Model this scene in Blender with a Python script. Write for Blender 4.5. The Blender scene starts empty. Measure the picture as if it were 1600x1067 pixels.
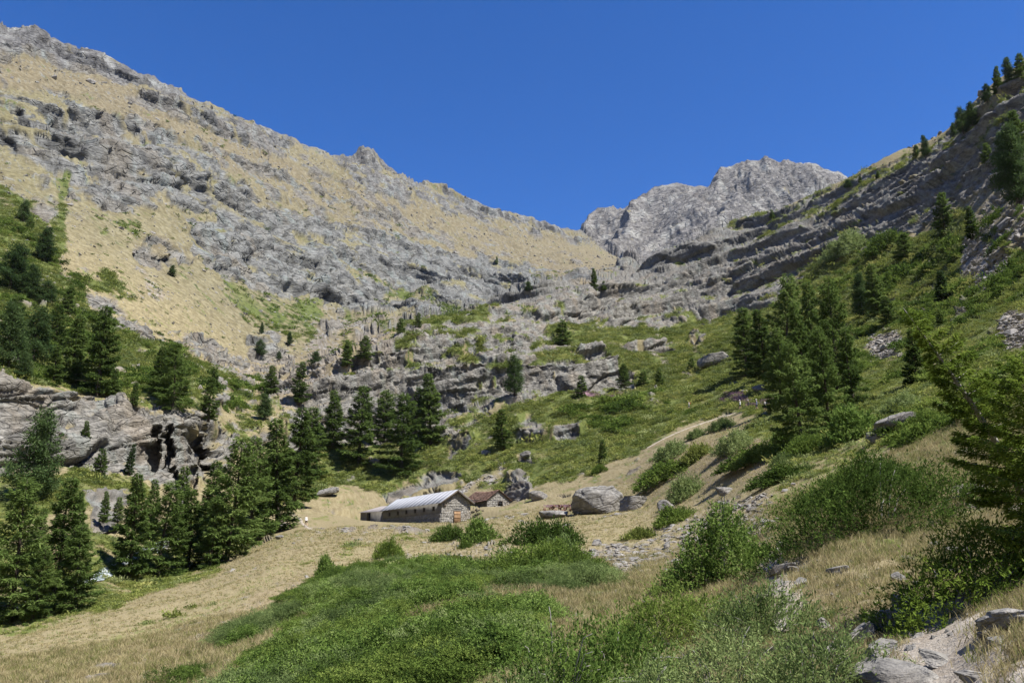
import bpy, math, random
import numpy as np
from mathutils import Vector, Matrix

# ------------------------------------------------------------------ camera, sky, sun, exposure
scn = bpy.context.scene
COL = scn.collection
F_PX, W_PX, H_PX = 1244.0, 1600.0, 1067.0
PITCH = math.radians(13.0)
cam_d = bpy.data.cameras.new('camera')
cam_d.sensor_width = 36.0
cam_d.lens = F_PX / W_PX * 36.0
cam_d.clip_start, cam_d.clip_end = 0.2, 20000.0
cam = bpy.data.objects.new('camera', cam_d)
cam.rotation_euler = (math.pi / 2 + PITCH, 0, 0)
COL.objects.link(cam)
scn.camera = cam

SUN_AZ, SUN_EL = math.radians(121.0), math.radians(58.0)      # azimuth clockwise from the view direction
world = bpy.data.worlds.new('World')
scn.world = world
world.use_nodes = True
wn = world.node_tree
wn.nodes.clear()
sky = wn.nodes.new('ShaderNodeTexSky')
sky.sky_type = 'NISHITA'
sky.sun_disc = False
sky.sun_elevation = SUN_EL
sky.sun_rotation = SUN_AZ
sky.altitude = 2000.0
sky.air_density = 1.0
sky.dust_density = 0.0
sky.ozone_density = 7.0
bg = wn.nodes.new('ShaderNodeBackground')
bg.inputs['Strength'].default_value = 0.095
wo = wn.nodes.new('ShaderNodeOutputWorld')
hs = wn.nodes.new('ShaderNodeHueSaturation')                 # the camera's rendering of a deep high-mountain blue
hs.inputs['Saturation'].default_value = 1.25
hs.inputs['Hue'].default_value = 0.51
wn.links.new(sky.outputs[0], hs.inputs['Color'])
wn.links.new(hs.outputs[0], bg.inputs[0])
wn.links.new(bg.outputs[0], wo.inputs[0])

sun_d = bpy.data.lights.new('sun', 'SUN')
sun_d.energy = 4.8
sun_d.angle = math.radians(0.5)
sun_d.color = (1.0, 0.955, 0.89)
sun = bpy.data.objects.new('sun', sun_d)
SUN_DIR = Vector((math.sin(SUN_AZ) * math.cos(SUN_EL), math.cos(SUN_AZ) * math.cos(SUN_EL), math.sin(SUN_EL)))
sun.rotation_euler = SUN_DIR.to_track_quat('Z', 'Y').to_euler()
COL.objects.link(sun)

vs = scn.view_settings
vs.view_transform = 'Standard'
vs.look = 'None'
vs.exposure = 0.95
vs.gamma = 1.0
vs.use_curve_mapping = False
scn.cycles.max_bounces = 5
scn.cycles.diffuse_bounces = 2
scn.cycles.glossy_bounces = 2
scn.cycles.transmission_bounces = 3
scn.cycles.transparent_max_bounces = 4

rng = np.random.default_rng(7)
random.seed(7)

# ------------------------------------------------------------------ noise (numpy)
_ang = np.linspace(0, 2 * np.pi, 256, endpoint=False)
_gc, _gs = np.cos(_ang).astype(np.float32), np.sin(_ang).astype(np.float32)

def _hash(ix, iy, iz, seed):
    h = (ix.astype(np.uint32) * np.uint32(374761393) + iy.astype(np.uint32) * np.uint32(668265263)
         + (iz.astype(np.uint32) * np.uint32(2147483647) if iz is not None else np.uint32(0)) + np.uint32((seed * 974634777) & 0xffffffff))
    h = (h ^ (h >> np.uint32(13))) * np.uint32(1274126177)
    h = h ^ (h >> np.uint32(16))
    h = h * np.uint32(2246822519)
    return h ^ (h >> np.uint32(15))

def rnd_cell(ix, iy, iz=None, seed=0):
    return (_hash(ix.astype(np.int64), iy.astype(np.int64), None if iz is None else iz.astype(np.int64), seed) & np.uint32(0xffff)).astype(np.float32) / 65535.0

def noise2(x, y, seed=0):
    """2D gradient noise, about -1..1"""
    fx, fy = np.floor(x), np.floor(y)
    ix, iy = fx.astype(np.int64), fy.astype(np.int64)
    dx, dy = (x - fx).astype(np.float32), (y - fy).astype(np.float32)
    u, v = dx * dx * dx * (dx * (dx * 6 - 15) + 10), dy * dy * dy * (dy * (dy * 6 - 15) + 10)
    def g(a, b):
        h = (_hash(ix + a, iy + b, None, seed) & np.uint32(255)).astype(np.int64)
        return _gc[h] * (dx - a) + _gs[h] * (dy - b)
    n0 = g(0, 0) * (1 - u) + g(1, 0) * u
    n1 = g(0, 1) * (1 - u) + g(1, 1) * u
    return (n0 * (1 - v) + n1 * v) * 1.5

def fbm(x, y, octaves=4, seed=0, gain=0.5):
    s, a, t = 0.0, 1.0, 0.0
    for i in range(octaves):
        s = s + a * noise2(x * 2 ** i + 13.7 * i, y * 2 ** i - 7.3 * i, seed + i)
        t += a
        a *= gain
    return s / t

def ridged(x, y, octaves=4, seed=0, gain=0.5):
    s, a, t = 0.0, 1.0, 0.0
    for i in range(octaves):
        s = s + a * (1 - 2 * np.abs(noise2(x * 2 ** i + 3.1 * i, y * 2 ** i + 5.9 * i, seed + i)))
        t += a
        a *= gain
    return s / t

def sstep(a, b, x):
    t = np.clip((x - a) / (b - a), 0, 1)
    return t * t * (3 - 2 * t)

# ------------------------------------------------------------------ pixel <-> direction
def px_dir(px, py):
    cx, cy = (np.asarray(px, float) - W_PX / 2) / F_PX, (H_PX / 2 - np.asarray(py, float)) / F_PX
    X = cx
    Y = math.cos(PITCH) - cy * math.sin(PITCH)
    Z = math.sin(PITCH) + cy * math.cos(PITCH)
    return np.arctan2(X, Y), Z / np.hypot(X, Y)          # azimuth, tan(elevation)

def to_px(x, y, z):
    d = y * math.cos(PITCH) + z * math.sin(PITCH)
    u = -y * math.sin(PITCH) + z * math.cos(PITCH)
    d = np.where(d < 0.05, 0.05, d)
    return W_PX / 2 + F_PX * x / d, H_PX / 2 - F_PX * u / d

# ------------------------------------------------------------------ land form: survey lines across the valley (sight, distance in m)
LINES = {
 'B': [(-500,1330,12),(0,1290,12),(250,1230,13),(500,1160,13),(750,1130,10),(1000,1125,9),(1300,1100,7.5),(1480,1085,6.8),(1600,1020,6.5),(2100,930,6)],
 'C': [(-500,1190,22),(0,1125,26),(250,1067,31),(400,990,38),(520,905,50),(600,882,62),(680,872,66),(800,866,54),(900,890,42),(1000,905,32),(1100,935,23),(1200,930,18),(1330,915,14),(1450,925,12),(1600,890,11),(2100,790,10)],
 'D': [(-500,1140,45),(0,1010,60),(200,945,75),(340,895,92),(440,840,115),(480,822,132),(560,815,140),(690,818,127),(760,803,130),(900,803,112),(1000,806,95),(1100,800,70),(1200,785,50),(1300,775,40),(1450,750,32),(1600,725,28),(2100,600,25)],
 'E': [(-500,1120,62),(0,1002,76),(150,948,84),(300,893,108),(430,838,130),(480,808,152),(560,805,170),(620,804,172),(700,800,168),(745,786,166),(800,770,160),(900,735,160),(1000,708,150),(1100,690,125),(1200,690,92),(1300,680,78),(1450,640,62),(1600,590,52),(2100,440,46)],
 'E2': [(-500,980,95),(0,850,105),(130,800,115),(230,800,125),(300,810,135),(400,770,160),(480,765,196),(560,758,204),(620,752,204),(740,722,198),(900,680,190),(1000,660,190),(1100,645,180),(1200,635,140),(1300,625,120),(1450,590,100),(1600,535,80),(2100,390,70)],
 'F': [(-500,850,125),(0,745,135),(130,728,145),(220,742,148),(285,775,150),(350,745,168),(430,708,214),(500,705,224),(600,695,228),(700,668,226),(800,632,224),(900,622,228),(1000,605,238),(1080,590,245),(1150,570,235),(1250,555,205),(1350,545,175),(1450,530,145),(1600,480,115),(2100,330,100)],
 'G1': [(-500,700,138),(0,605,150),(60,612,158),(130,628,164),(230,628,164),(310,648,168),(350,700,190),(430,640,240),(480,608,250),(550,578,258),(620,560,265),(700,560,265),(800,560,262),(880,565,265),(960,560,268),(1050,550,275),(1150,520,275),(1250,500,255),(1350,490,225),(1450,470,190),(1600,400,155),(2100,220,130)],
 'G': [(-500,600,190),(0,540,200),(130,570,210),(230,590,215),(320,610,225),(400,625,262),(480,588,268),(550,552,276),(650,512,290),(760,494,300),(850,506,305),(950,516,312),(1050,512,320),(1150,496,320),(1250,450,300),(1350,425,270),(1450,395,240),(1600,300,200),(2100,80,170)],
 'H': [(-500,470,255),(0,465,265),(150,490,290),(250,535,300),(340,572,320),(400,598,340),(480,560,370),(560,536,400),(640,520,420),(700,508,440),(760,484,400),(850,445,385),(930,442,390),(990,430,400),(1040,404,420),(1130,364,430),(1200,342,430),(1310,297,420),(1380,262,405),(1430,241,390),(1480,213,375),(1540,154,350),(1600,116,330),(1800,-20,320),(2100,-200,310)],
 'I': [(-500,300,420),(0,330,420),(100,345,430),(200,380,445),(300,425,460),(400,480,500),(520,500,560),(640,495,620),(760,490,560),(850,470,520),(930,462,520),(990,455,520),(1040,440,520),(1130,420,520),(1310,380,520),(1430,340,500),(1600,280,480),(2100,60,460)],
 'J': [(-500,120,560),(0,190,600),(120,205,620),(240,230,640),(400,330,680),(520,380,740),(640,415,820),(760,430,880),(850,432,900),(930,432,900),(990,432,850),(1040,440,800),(1130,420,800),(1310,400,800),(1600,330,800),(2100,200,800)],
 'M': [(-500,-170,720),(-120,-20,780),(0,36,800),(60,66,820),(100,88,830),(165,102,850),(230,124,880),(300,162,920),(400,207,980),(480,237,1050),(530,250,1090),(575,245,1120),(640,282,1180),(700,307,1250),(800,342,1400),(860,360,1500),(905,374,1600),(945,400,1600),(985,418,1500),(1040,440,1400),(1130,430,1400),(1310,410,1400),(1600,360,1400),(2100,300,1400)],
 'N': [(-500,50,1100),(0,160,1150),(400,300,1400),(700,370,1750),(860,420,1950),(905,425,1950),(985,430,1900),(1100,430,1900),(1310,420,1900),(1600,400,1900),(2100,400,1900)],
 'N2': [(-500,100,1900),(0,220,2000),(400,340,2100),(700,400,2300),(860,400,2400),(905,405,2400),(985,385,2400),(1050,372,2400),(1150,350,2400),(1310,350,2400),(1600,390,2400),(2100,420,2400)],
 'P': [(-500,250,3200),(0,330,3200),(400,380,3200),(700,410,3100),(860,395,3000),(905,372,3000),(925,352,3000),(943,337,3000),(975,330,3000),(1010,319,3000),(1035,302,3000),(1060,297,3000),(1085,298,3000),(1108,302,3000),(1125,280,3000),(1140,271,3000),(1170,268,3000),(1190,263,3000),(1215,261,3000),(1240,265,3000),(1262,272,3000),(1310,284,3000),(1400,320,3000),(1600,380,3000),(2100,450,3000)],
}
names = list(LINES)
def line_tab(pts):
    a = np.array(pts, float)
    az, te = px_dir(a[:, 0], a[:, 1])
    r = a[:, 2]
    o = np.argsort(az)
    az, te, r = az[o], te[o], r[o]
    # round the back of the camera the land closes at a gentler height
    mid_te = 0.5 * (te[0] + te[-1]) if te.min() < 0.05 else 0.30
    mid_te = min(mid_te, 0.34)
    ex_az = np.array([az[-1] + 0.7, math.pi, 2 * math.pi + az[0] - 0.7])
    ex_te = np.array([0.5 * te[-1] + 0.5 * mid_te, mid_te, 0.5 * te[0] + 0.5 * mid_te])
    ex_r = np.array([r[-1], 0.5 * (r[0] + r[-1]), r[0]])
    az = np.concatenate([az, ex_az]); te = np.concatenate([te, ex_te]); r = np.concatenate([r, ex_r])
    return (np.concatenate([az - 2 * math.pi, az, az + 2 * math.pi]), np.tile(te, 3), np.tile(r, 3))
TABS = {k: line_tab(v) for k, v in LINES.items()}
def line_at(k, az):
    a, te, r = TABS[k]
    return np.interp(az, a, te), np.exp(np.interp(az, a, np.log(r)))

def knots(az):
    """per azimuth: distances (n,K) and heights (n,K)"""
    R = [np.full_like(az, 0.5), np.full_like(az, 3.0)]
    Z = [np.full_like(az, -1.66) + 0.10 * np.sin(az), -1.68 + 0.5 * np.sin(az)]
    last = R[-1]
    for k in names:
        te, r = line_at(k, az)
        r = np.maximum(r, last * 1.03)
        R.append(r); Z.append(te * r); last = r
    R.append(np.full_like(az, 6000.0)); Z.append(Z[-1] * 0.5)
    R.append(np.full_like(az, 9000.0)); Z.append(Z[-1] * 0.6)
    return np.stack(R, 1), np.stack(Z, 1)

def pchip(R, Z, r):
    """monotone cubic; R,Z (n,K), r (n,m) -> (n,m)"""
    h = np.diff(R, axis=1); d = np.diff(Z, axis=1) / h
    m = np.zeros_like(R)
    s = d[:, :-1] * d[:, 1:]
    w1, w2 = 2 * h[:, 1:] + h[:, :-1], h[:, 1:] + 2 * h[:, :-1]
    ok = s > 0
    dd0, dd1 = np.where(ok, d[:, :-1], 1.0), np.where(ok, d[:, 1:], 1.0)
    m[:, 1:-1] = np.where(ok, (w1 + w2) / (w1 / dd0 + w2 / dd1), 0.0)
    m[:, 0], m[:, -1] = d[:, 0], d[:, -1]
    n = np.arange(R.shape[0])[:, None]
    idx = np.zeros(r.shape, int)
    for k in range(1, R.shape[1] - 1):
        idx += (r >= R[:, k:k + 1])
    x0, hh = R[n, idx], h[n, idx]
    t = (r - x0) / hh
    y0, y1, m0, m1 = Z[n, idx], Z[n, idx + 1], m[n, idx] * hh, m[n, idx + 1] * hh
    t2, t3 = t * t, t * t * t
    return (2 * t3 - 3 * t2 + 1) * y0 + (t3 - 2 * t2 + t) * m0 + (-2 * t3 + 3 * t2) * y1 + (t3 - t2) * m1

# ------------------------------------------------------------------ what grows where (sketched on the sight lines, broken up below by ground noise)
CW, CH = 534, 356
gx, gy = np.meshgrid((np.arange(CW) + 0.5) * 3, (np.arange(CH) + 0.5) * 3)
def poly(pts):
    c = np.zeros(gx.shape, bool)
    n = len(pts)
    for i in range(n):
        x0, y0 = pts[i]; x1, y1 = pts[(i + 1) % n]
        if y0 == y1: continue
        c ^= ((y0 > gy) != (y1 > gy)) & (gx < (x1 - x0) * (gy - y0) / (y1 - y0) + x0)
    return c
def strip(pts, w):
    m = np.zeros(gx.shape, bool)
    for (x0, y0), (x1, y1) in zip(pts[:-1], pts[1:]):
        dx, dy = x1 - x0, y1 - y0
        t = np.clip(((gx - x0) * dx + (gy - y0) * dy) / (dx * dx + dy * dy), 0, 1)
        m |= np.hypot(gx - x0 - t * dx, (gy - y0 - t * dy) * 1.6) < w
    return m
cR, cG, cD, cO, cK, cF = [np.zeros(gx.shape) for _ in range(6)]   # rock, green, bare earth/scree, tawny, dark rock, flowers
def put(m, R=0, G=0, D=0, O=None, K=None, F=None):
    cR[m] = R; cG[m] = G; cD[m] = D
    if O is not None: cO[m] = O
    if K is not None: cK[m] = K
    if F is not None: cF[m] = F
every = np.ones(gx.shape, bool)
put(every, .30, .1, 0, O=.4)
# the long mountain flank
put(poly([(-9,0),(600,0),(1000,300),(1000,440),(760,500),(560,520),(420,560),(250,545),(100,420),(-9,340)]), .50, .06, 0, O=.6)
put(poly([(-9,85),(60,100),(200,135),(330,200),(480,270),(640,330),(780,372),(900,385),(1000,420),(945,445),(860,432),(700,400),(560,350),(430,290),(300,262),(180,195),(-9,150)]), .33, .03, 0, O=1.0)
put(poly([(640,325),(780,365),(890,380),(985,418),(990,428),(900,420),(800,405),(700,380)]), .16, .02, 0, O=.9)
put(poly([(690,335),(760,345),(850,375),(840,385),(740,362)]), .45, 0, 0, O=.8)
put(poly([(-9,10),(70,45),(190,95),(330,165),(470,228),(440,232),(330,190),(240,150),(150,120),(60,92),(-9,80)]), .93, 0, 0, K=.8)
put(poly([(200,115),(330,170),(420,215),(460,245),(400,240),(300,200),(220,160)]), .72, .05, 0, K=.4, O=.5)
put(poly([(500,240),(560,235),(640,275),(700,300),(800,335),(900,365),(930,385),(850,372),(760,350),(660,330),(560,290)]), .72, .02, 0, K=.5, O=.5)
put(poly([(-9,150),(100,155),(175,205),(100,325),(-9,315)]), .60, .14, 0, O=.3)
put(poly([(85,195),(200,200),(250,250),(260,290),(200,350),(150,330),(105,310),(80,250)]), .92, .05, 0, K=.1)
put(poly([(230,200),(330,240),(420,330),(560,368),(700,400),(830,420),(860,445),(830,475),(760,490),(640,500),(560,500),(480,485),(400,475),(330,420),(290,370),(270,330),(240,290)]), .84, .06, 0, O=.2)
put(poly([(590,370),(700,400),(850,430),(840,470),(760,490),(690,480),(640,440),(560,400)]), .93, .02, 0, O=0)
put(poly([(340,240),(420,260),(640,340),(830,410),(700,395),(560,360),(430,310)]), .55, .02, 0, O=.8)
put(strip([(545,430),(600,455),(650,475),(715,492)], 7), .2, .8, 0)
put(strip([(600,470),(660,478),(690,490)], 5), .2, .8, 0)
put(poly([(255,335),(330,332),(340,350),(290,355)]), .2, .35, 0, O=.4)
put(poly([(95,322),(180,340),(260,338),(290,380),(330,430),(420,520),(470,560),(440,600),(330,565),(250,530),(150,455),(100,400)]), .08, .12, 0, O=.45)
put(poly([(195,385),(240,380),(275,382),(312,405),(270,420),(215,412)]), .93, 0, 0, O=.9)
put(poly([(200,398),(215,425),(250,465),(285,480),(265,462),(230,425)]), .1, .3, .7)
put(poly([(330,430),(400,470),(480,478),(508,480),(500,515),(470,540),(420,540),(370,495)]), .1, .62, 0, O=.4)
put(poly([(135,345),(170,345),(150,380),(205,340),(215,365),(200,375)]), .1, .55, 0)
put(poly([(120,430),(170,428),(200,455),(150,450)]), .0, .8, 0)
put(poly([(160,452),(205,465),(190,470)]), 0, .8, 0)
put(strip([(98,285),(95,320),(90,350),(90,395)], 8), .05, .9, 0, O=0)
put(poly([(-9,290),(50,325),(90,400),(110,440),(200,490),(260,540),(330,572),(420,600),(440,640),(330,640),(230,620),(150,600),(-9,600)]), .25, .72, 0, O=.3)
put(poly([(118,450),(180,470),(225,510),(255,530),(235,545),(200,525),(150,490),(130,470)]), .9, .05, 0)
put(poly([(260,540),(310,515),(345,540),(400,575),(380,590),(330,570),(290,560)]), .85, .05, .1, O=.7)
put(poly([(480,560),(520,505),(560,495),(600,505),(640,500),(610,540),(560,560),(500,600),(450,640),(400,620),(360,590),(400,560)]), .55, .10, .55, O=.8)
put(poly([(370,520),(430,530),(470,580),(440,600),(390,570)]), .7, .08, .2)
put(strip([(485,545),(505,515),(520,490)], 10), .1, .25, .5)
put(poly([(525,490),(590,505),(620,520),(560,515)]), .1, .7, 0)
put(poly([(530,535),(560,545),(540,560)]), .1, .8, 0)
# cliff and gorge
put(poly([(-9,603),(60,608),(130,622),(230,622),(310,643),(370,690),(355,730),(285,780),(230,745),(140,728),(80,722),(-9,748)]), .96, .03, 0)
put(poly([(200,620),(240,628),(235,645),(190,632)]), .2, .75, 0)
put(poly([(300,600),(420,600),(450,640),(420,690),(365,690),(320,640)]), .5, .35, .1)
put(poly([(-9,748),(140,730),(230,752),(215,790),(100,800),(-9,840)]), .12, .85, 0, O=.3)
put(poly([(125,775),(200,768),(212,830),(140,835)]), .9, .08, 0)
put(poly([(-9,830),(210,840),(430,740),(480,700),(520,740),(440,840),(340,900),(150,960),(-9,1005)]), .14, .6, .1)
# knoll, bands and shelves in the middle
put(poly([(445,650),(500,595),(560,558),(650,503),(700,492),(760,486),(900,500),(1000,520),(1010,600),(870,618),(780,625),(730,690),(640,690),(520,690),(450,700)]), .87, .62, 0)
put(poly([(470,610),(560,580),(560,620),(500,650),(450,690)]), .85, .0, .3)
put(strip([(650,512),(700,500),(760,492)], 8), .2, .85, 0)
put(strip([(620,545),(690,520),(740,520)], 6), .35, .7, 0)
put(strip([(700,545),(780,530)], 5), .3, .7, 0)
put(strip([(625,590),(690,570)], 6), .35, .75, 0)
put(strip([(760,575),(860,560),(1000,555)], 9), .2, .85, 0)
put(strip([(840,540),(930,535),(1000,530)], 9), .2, .85, 0)
put(strip([(880,600),(930,590)], 6), .4, .6, 0)
put(poly([(760,488),(850,440),(930,435),(1040,400),(1130,360),(1320,288),(1440,238),(1610,110),(1610,300),(1500,325),(1400,380),(1290,392),(1235,430),(1205,478),(1100,498),(1000,515),(880,510),(780,502)]), .92, .50, 0)
put(poly([(1130,360),(1310,290),(1440,238),(1610,110),(1610,220),(1500,235),(1400,280),(1250,345),(1150,400)]), .72, .58, .0, O=.25)
put(poly([(850,500),(960,512),(1100,500),(1200,478),(1210,560),(1100,600),(1000,605),(960,560),(870,530)]), .18, .85, 0)
put(poly([(880,545),(930,540),(960,552),(920,562)]), .8, .2, 0)
put(poly([(960,545),(1040,535),(1060,548),(1000,556)]), .7, .3, 0)
put(poly([(1075,525),(1095,520),(1095,545),(1075,545)]), .75, .1, .3)
put(poly([(820,565),(950,575),(995,585),(990,612),(900,610),(860,620),(810,615)]), .9, .6, 0)
put(strip([(1050,520),(1150,500),(1230,470)], 9), .1, .9, 0)
# heath slope above the hut
put(poly([(430,700),(520,690),(640,690),(740,680),(800,628),(1000,605),(1150,565),(1240,640),(1210,700),(1130,690),(1000,700),(900,745),(830,770),(740,765),(640,775),(590,770),(560,760),(470,775),(440,760)]), .06, .96, 0, O=.2)
put(poly([(595,778),(610,760),(660,742),(690,735),(728,742),(724,760),(690,775),(640,785)]), .93, .1, 0)
put(poly([(800,655),(835,648),(835,662),(925,662),(915,675),(850,690),(805,690)]), .78, .3, 0)
put(poly([(700,650),(770,630),(775,645),(740,690),(700,720),(690,690)]), .6, .5, 0)
put(poly([(790,740),(830,742),(832,780),(790,770)]), .7, .2, .3)
put(poly([(805,715),(835,712),(835,725),(810,728)]), .8, .3, 0)
put(strip([(735,765),(770,740),(778,730)], 12), .1, .1, .6)
put(strip([(800,650),(870,632),(930,625)], 4), .0, .4, .0, O=.7)
put(strip([(905,623),(940,618),(985,607)], 7), 0, .4, 0, F=.9)
put(strip([(1130,620),(1160,628),(1230,636)], 7), 0, .5, 0, F=.8)
# right-hand slope
put(poly([(1180,560),(1210,480),(1240,430),(1300,392),(1450,375),(1520,320),(1610,285),(1610,720),(1450,700),(1300,690),(1200,690)]), .10, .80, .04, O=.3)
put(poly([(1250,420),(1330,400),(1350,430),(1280,440)]), 0, .9, 0, O=.1)
put(poly([(1300,600),(1480,560),(1480,640),(1330,680)]), .10, .85, 0)
put(poly([(1350,515),(1395,512),(1412,530),(1415,572),(1365,580),(1352,560),(1365,540)]), .1, .0, .95)
put(poly([(1500,385),(1530,370),(1575,400),(1590,425),(1540,450),(1500,430)]), .1, .05, .9)
put(poly([(1500,325),(1610,270),(1610,380),(1560,380),(1530,370),(1510,350)]), .45, .2, .5)
put(poly([(1555,495),(1610,480),(1610,545),(1570,545)]), .1, .1, .85)
put(poly([(1480,470),(1510,470),(1500,510),(1470,500)]), .1, .3, .6)
# dry pastures round the hut
put(poly([(425,800),(445,775),(560,765),(600,778),(700,775),(790,780),(830,785),(900,745),(1000,700),(1060,672),(1130,640),(1190,648),(1160,680),(1230,700),(1240,745),(1180,790),(1120,815),(1010,840),(940,870),(820,880),(680,875),(600,872),(520,890),(430,905),(380,925),(-9,1080),(-9,1000),(160,955),(340,897)]), .02, .12, .08, O=.55)
for pts_ in ([(480,824),(560,829),(640,824),(700,819),(790,814),(900,824),(960,822)], [(760,812),(850,800),(925,803),(1000,806)], [(440,845),(520,838),(600,842)], [(330,915),(430,880),(520,862)]):
    put(strip(pts_, 3.5), .0, .0, .75, O=.4)
put(poly([(430,890),(540,850),(600,850),(500,885)]), 0, .38, .05, O=.3)
put(poly([(1010,690),(1230,690),(1240,745),(1110,760),(1000,740)]), .0, .05, .12, O=.9)
put(poly([(160,1067),(250,1010),(420,920),(520,860),(540,880),(400,985),(260,1067)]), .02, .1, .25, O=.9)
put(poly([(-9,1067),(120,1010),(330,935),(480,880),(300,965),(100,1050)]), 0, .42, 0, O=.3)
put(poly([(600,880),(640,845),(690,835),(800,850),(820,880),(680,880)]), .25, .02, .4, O=.5)
put(poly([(620,830),(690,822),(700,835),(640,850),(600,840)]), 0, .35, .1)
put(poly([(1000,840),(1110,790),(1240,745),(1300,720),(1250,800),(1200,850),(1180,900),(1050,900),(960,900),(930,860)]), .20, .08, .5, O=.4)
put(poly([(890,860),(960,850),(1000,880),(960,930),(900,900)]), .35, .05, .6)
# near ground
put(poly([(-9,1100),(250,1067),(400,985),(520,895),(680,870),(940,880),(1010,930),(1300,960),(1330,1100)]), .05, .55, .25, O=.4)
put(poly([(1180,860),(1240,870),(1330,860),(1450,830),(1520,840),(1610,860),(1610,1100),(1290,1100),(1300,960),(1200,960)]), .03, .12, .3, O=.6)
put(poly([(1230,600),(1480,560),(1480,860),(1230,880),(1200,760)]), .05, .55, .15, O=.5)
put(strip([(1490,1100),(1470,1040),(1440,1000),(1460,975),(1400,970)], 22), .1, 0, 1)
put(strip([(1225,985),(1232,940),(1215,905),(1205,880),(1220,870)], 10), .05, 0, 1)
put(poly([(1200,590),(1430,560),(1480,690),(1250,690)]), .08, .85, 0)
# far peak
far = np.zeros(gx.shape, bool)

def sample(c, px, py):
    u = np.clip(px / 3 - 0.5, 0, CW - 1.001); v = np.clip(py / 3 - 0.5, 0, CH - 1.001)
    iu, iv = u.astype(int), v.astype(int)
    fu, fv = u - iu, v - iv
    return (c[iv, iu] * (1 - fu) * (1 - fv) + c[iv, iu + 1] * fu * (1 - fv) + c[iv + 1, iu] * (1 - fu) * fv + c[iv + 1, iu + 1] * fu * fv)
def soften(c, n=1):
    for _ in range(n):
        p = np.pad(c, 1, mode='edge')
        c = (p[1:-1, 1:-1] * 4 + 2 * (p[:-2, 1:-1] + p[2:, 1:-1] + p[1:-1, :-2] + p[1:-1, 2:]) + p[:-2, :-2] + p[2:, 2:] + p[:-2, 2:] + p[2:, :-2]) / 16
    return c
cR, cG, cD, cO, cK, cF = [soften(c, 2) for c in (cR, cG, cD, cO, cK, cF)]


# ------------------------------------------------------------------ broad steps of the rock: cliffs and treads along the bedding
DIP_H, DIP_M, DIP_P = (-0.30, -0.10), (0.30, -0.30), (-0.55, 0.25)
def step(x, y, z, T, dip, seed, sharp):
    wob = 1.5 * fbm(x / (T * 7), y / (T * 7) + z / (T * 11), 3, seed)
    w = (z + dip[0] * x + dip[1] * y) / T + wob
    fl = np.floor(w); f = w - fl
    g = 0.30 * f + 0.70 * sstep(sharp, 1.0, f)
    amp = 0.35 + 0.75 * sstep(-0.45, 0.20, noise2(x / (T * 6) + 31, y / (T * 6), seed + 5))
    return T * (g - f + 0.26) * amp
def macro(x, y, z, r, az):
    px, py = to_px(x, y, z)
    mr = sstep(0.35, 0.75, sample(cR, px, py))
    wh = sstep(90, 140, r) * (1 - sstep(400, 520, r)) * mr * (1 - 0.45 * sstep(.20, .34, az))
    wm = sstep(400, 520, r) * (1 - sstep(1700, 1950, r)) * mr
    d = np.zeros_like(x)
    i = wh > 0.01
    for T, k, sd in ((14, .90, 71), (4.6, .42, 81)):
        d[i] += wh[i] * k * step(x[i], y[i], z[i], T, DIP_H, sd, .82)
    i = wm > 0.01
    for T, k, sd in ((44, .60, 101), (15, .55, 111)):
        d[i] += wm[i] * k * step(x[i], y[i], z[i], T, DIP_M, sd, .78)
    return d

NC, NR = 1000, 880
HALF = math.radians(37.5)
az_d = np.linspace(-HALF, HALF, NC)
az_o = HALF + (2 * math.pi - 2 * HALF) * (np.arange(1, 72) / 72.0)
AZ = np.concatenate([az_d, az_o])
NA = len(AZ)
KR, KZ = knots(AZ)
# smooth the plan of each survey line a little along the azimuth
def blur_az(a, n):
    k = np.ones(2 * n + 1) / (2 * n + 1)
    p = np.pad(a, ((n, n), (0, 0)), mode='edge')
    c = np.cumsum(np.vstack([np.zeros((1, a.shape[1])), p]), axis=0)
    return (c[2 * n + 1:] - c[:-2 * n - 1]) / (2 * n + 1)
TE_ = KZ / KR
KR[:NC] = np.exp(blur_az(np.log(KR[:NC]), 14))
TE_[:NC, 2:11] = blur_az(blur_az(TE_[:NC], 7), 7)[:, 2:11]
KZ = TE_ * KR
# rows: spread by how much of the view each stretch of ground takes up
rf = np.exp(np.linspace(math.log(0.5), math.log(9000.0), 1900))[None, :].repeat(NA, 0)
zf = pchip(KR, KZ, rf)
azf = AZ[:, None] + 0 * rf
zf = zf + macro(rf * np.sin(azf), rf * np.cos(azf), zf, rf, azf)
el = np.arctan2(zf, rf)
run = np.maximum.accumulate(el, axis=1)
dvis = np.diff(run, axis=1)
dlog = np.diff(np.log(rf), axis=1)
infr = 1.0 - 0.75 * sstep(-0.19, -0.26, el[:, 1:])          # ground below the frame needs fewer rows
wgt = dvis * infr + 0.06 * np.abs(np.diff(el, axis=1)) + dlog * 0.012
wgt = blur_az(wgt, 4)
cum = np.concatenate([np.zeros((NA, 1)), np.cumsum(wgt, axis=1)], axis=1)
cum /= cum[:, -1:]
rows = np.linspace(0, 1, NR)
lr = np.stack([np.interp(rows, cum[i], np.log(rf[i])) for i in range(NA)])
lr[:NC] = blur_az(lr[:NC], 2)
Rg = np.exp(lr)
Zg = pchip(KR, KZ, Rg)
del rf, zf, azf, el, run, dvis, dlog, wgt, cum
Xg = Rg * np.sin(AZ)[:, None]
Yg = Rg * np.cos(AZ)[:, None]
LR = {k: np.exp(blur_az(np.log(line_at(k, AZ)[1])[:, None], 14))[:, 0] for k in names}

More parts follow.
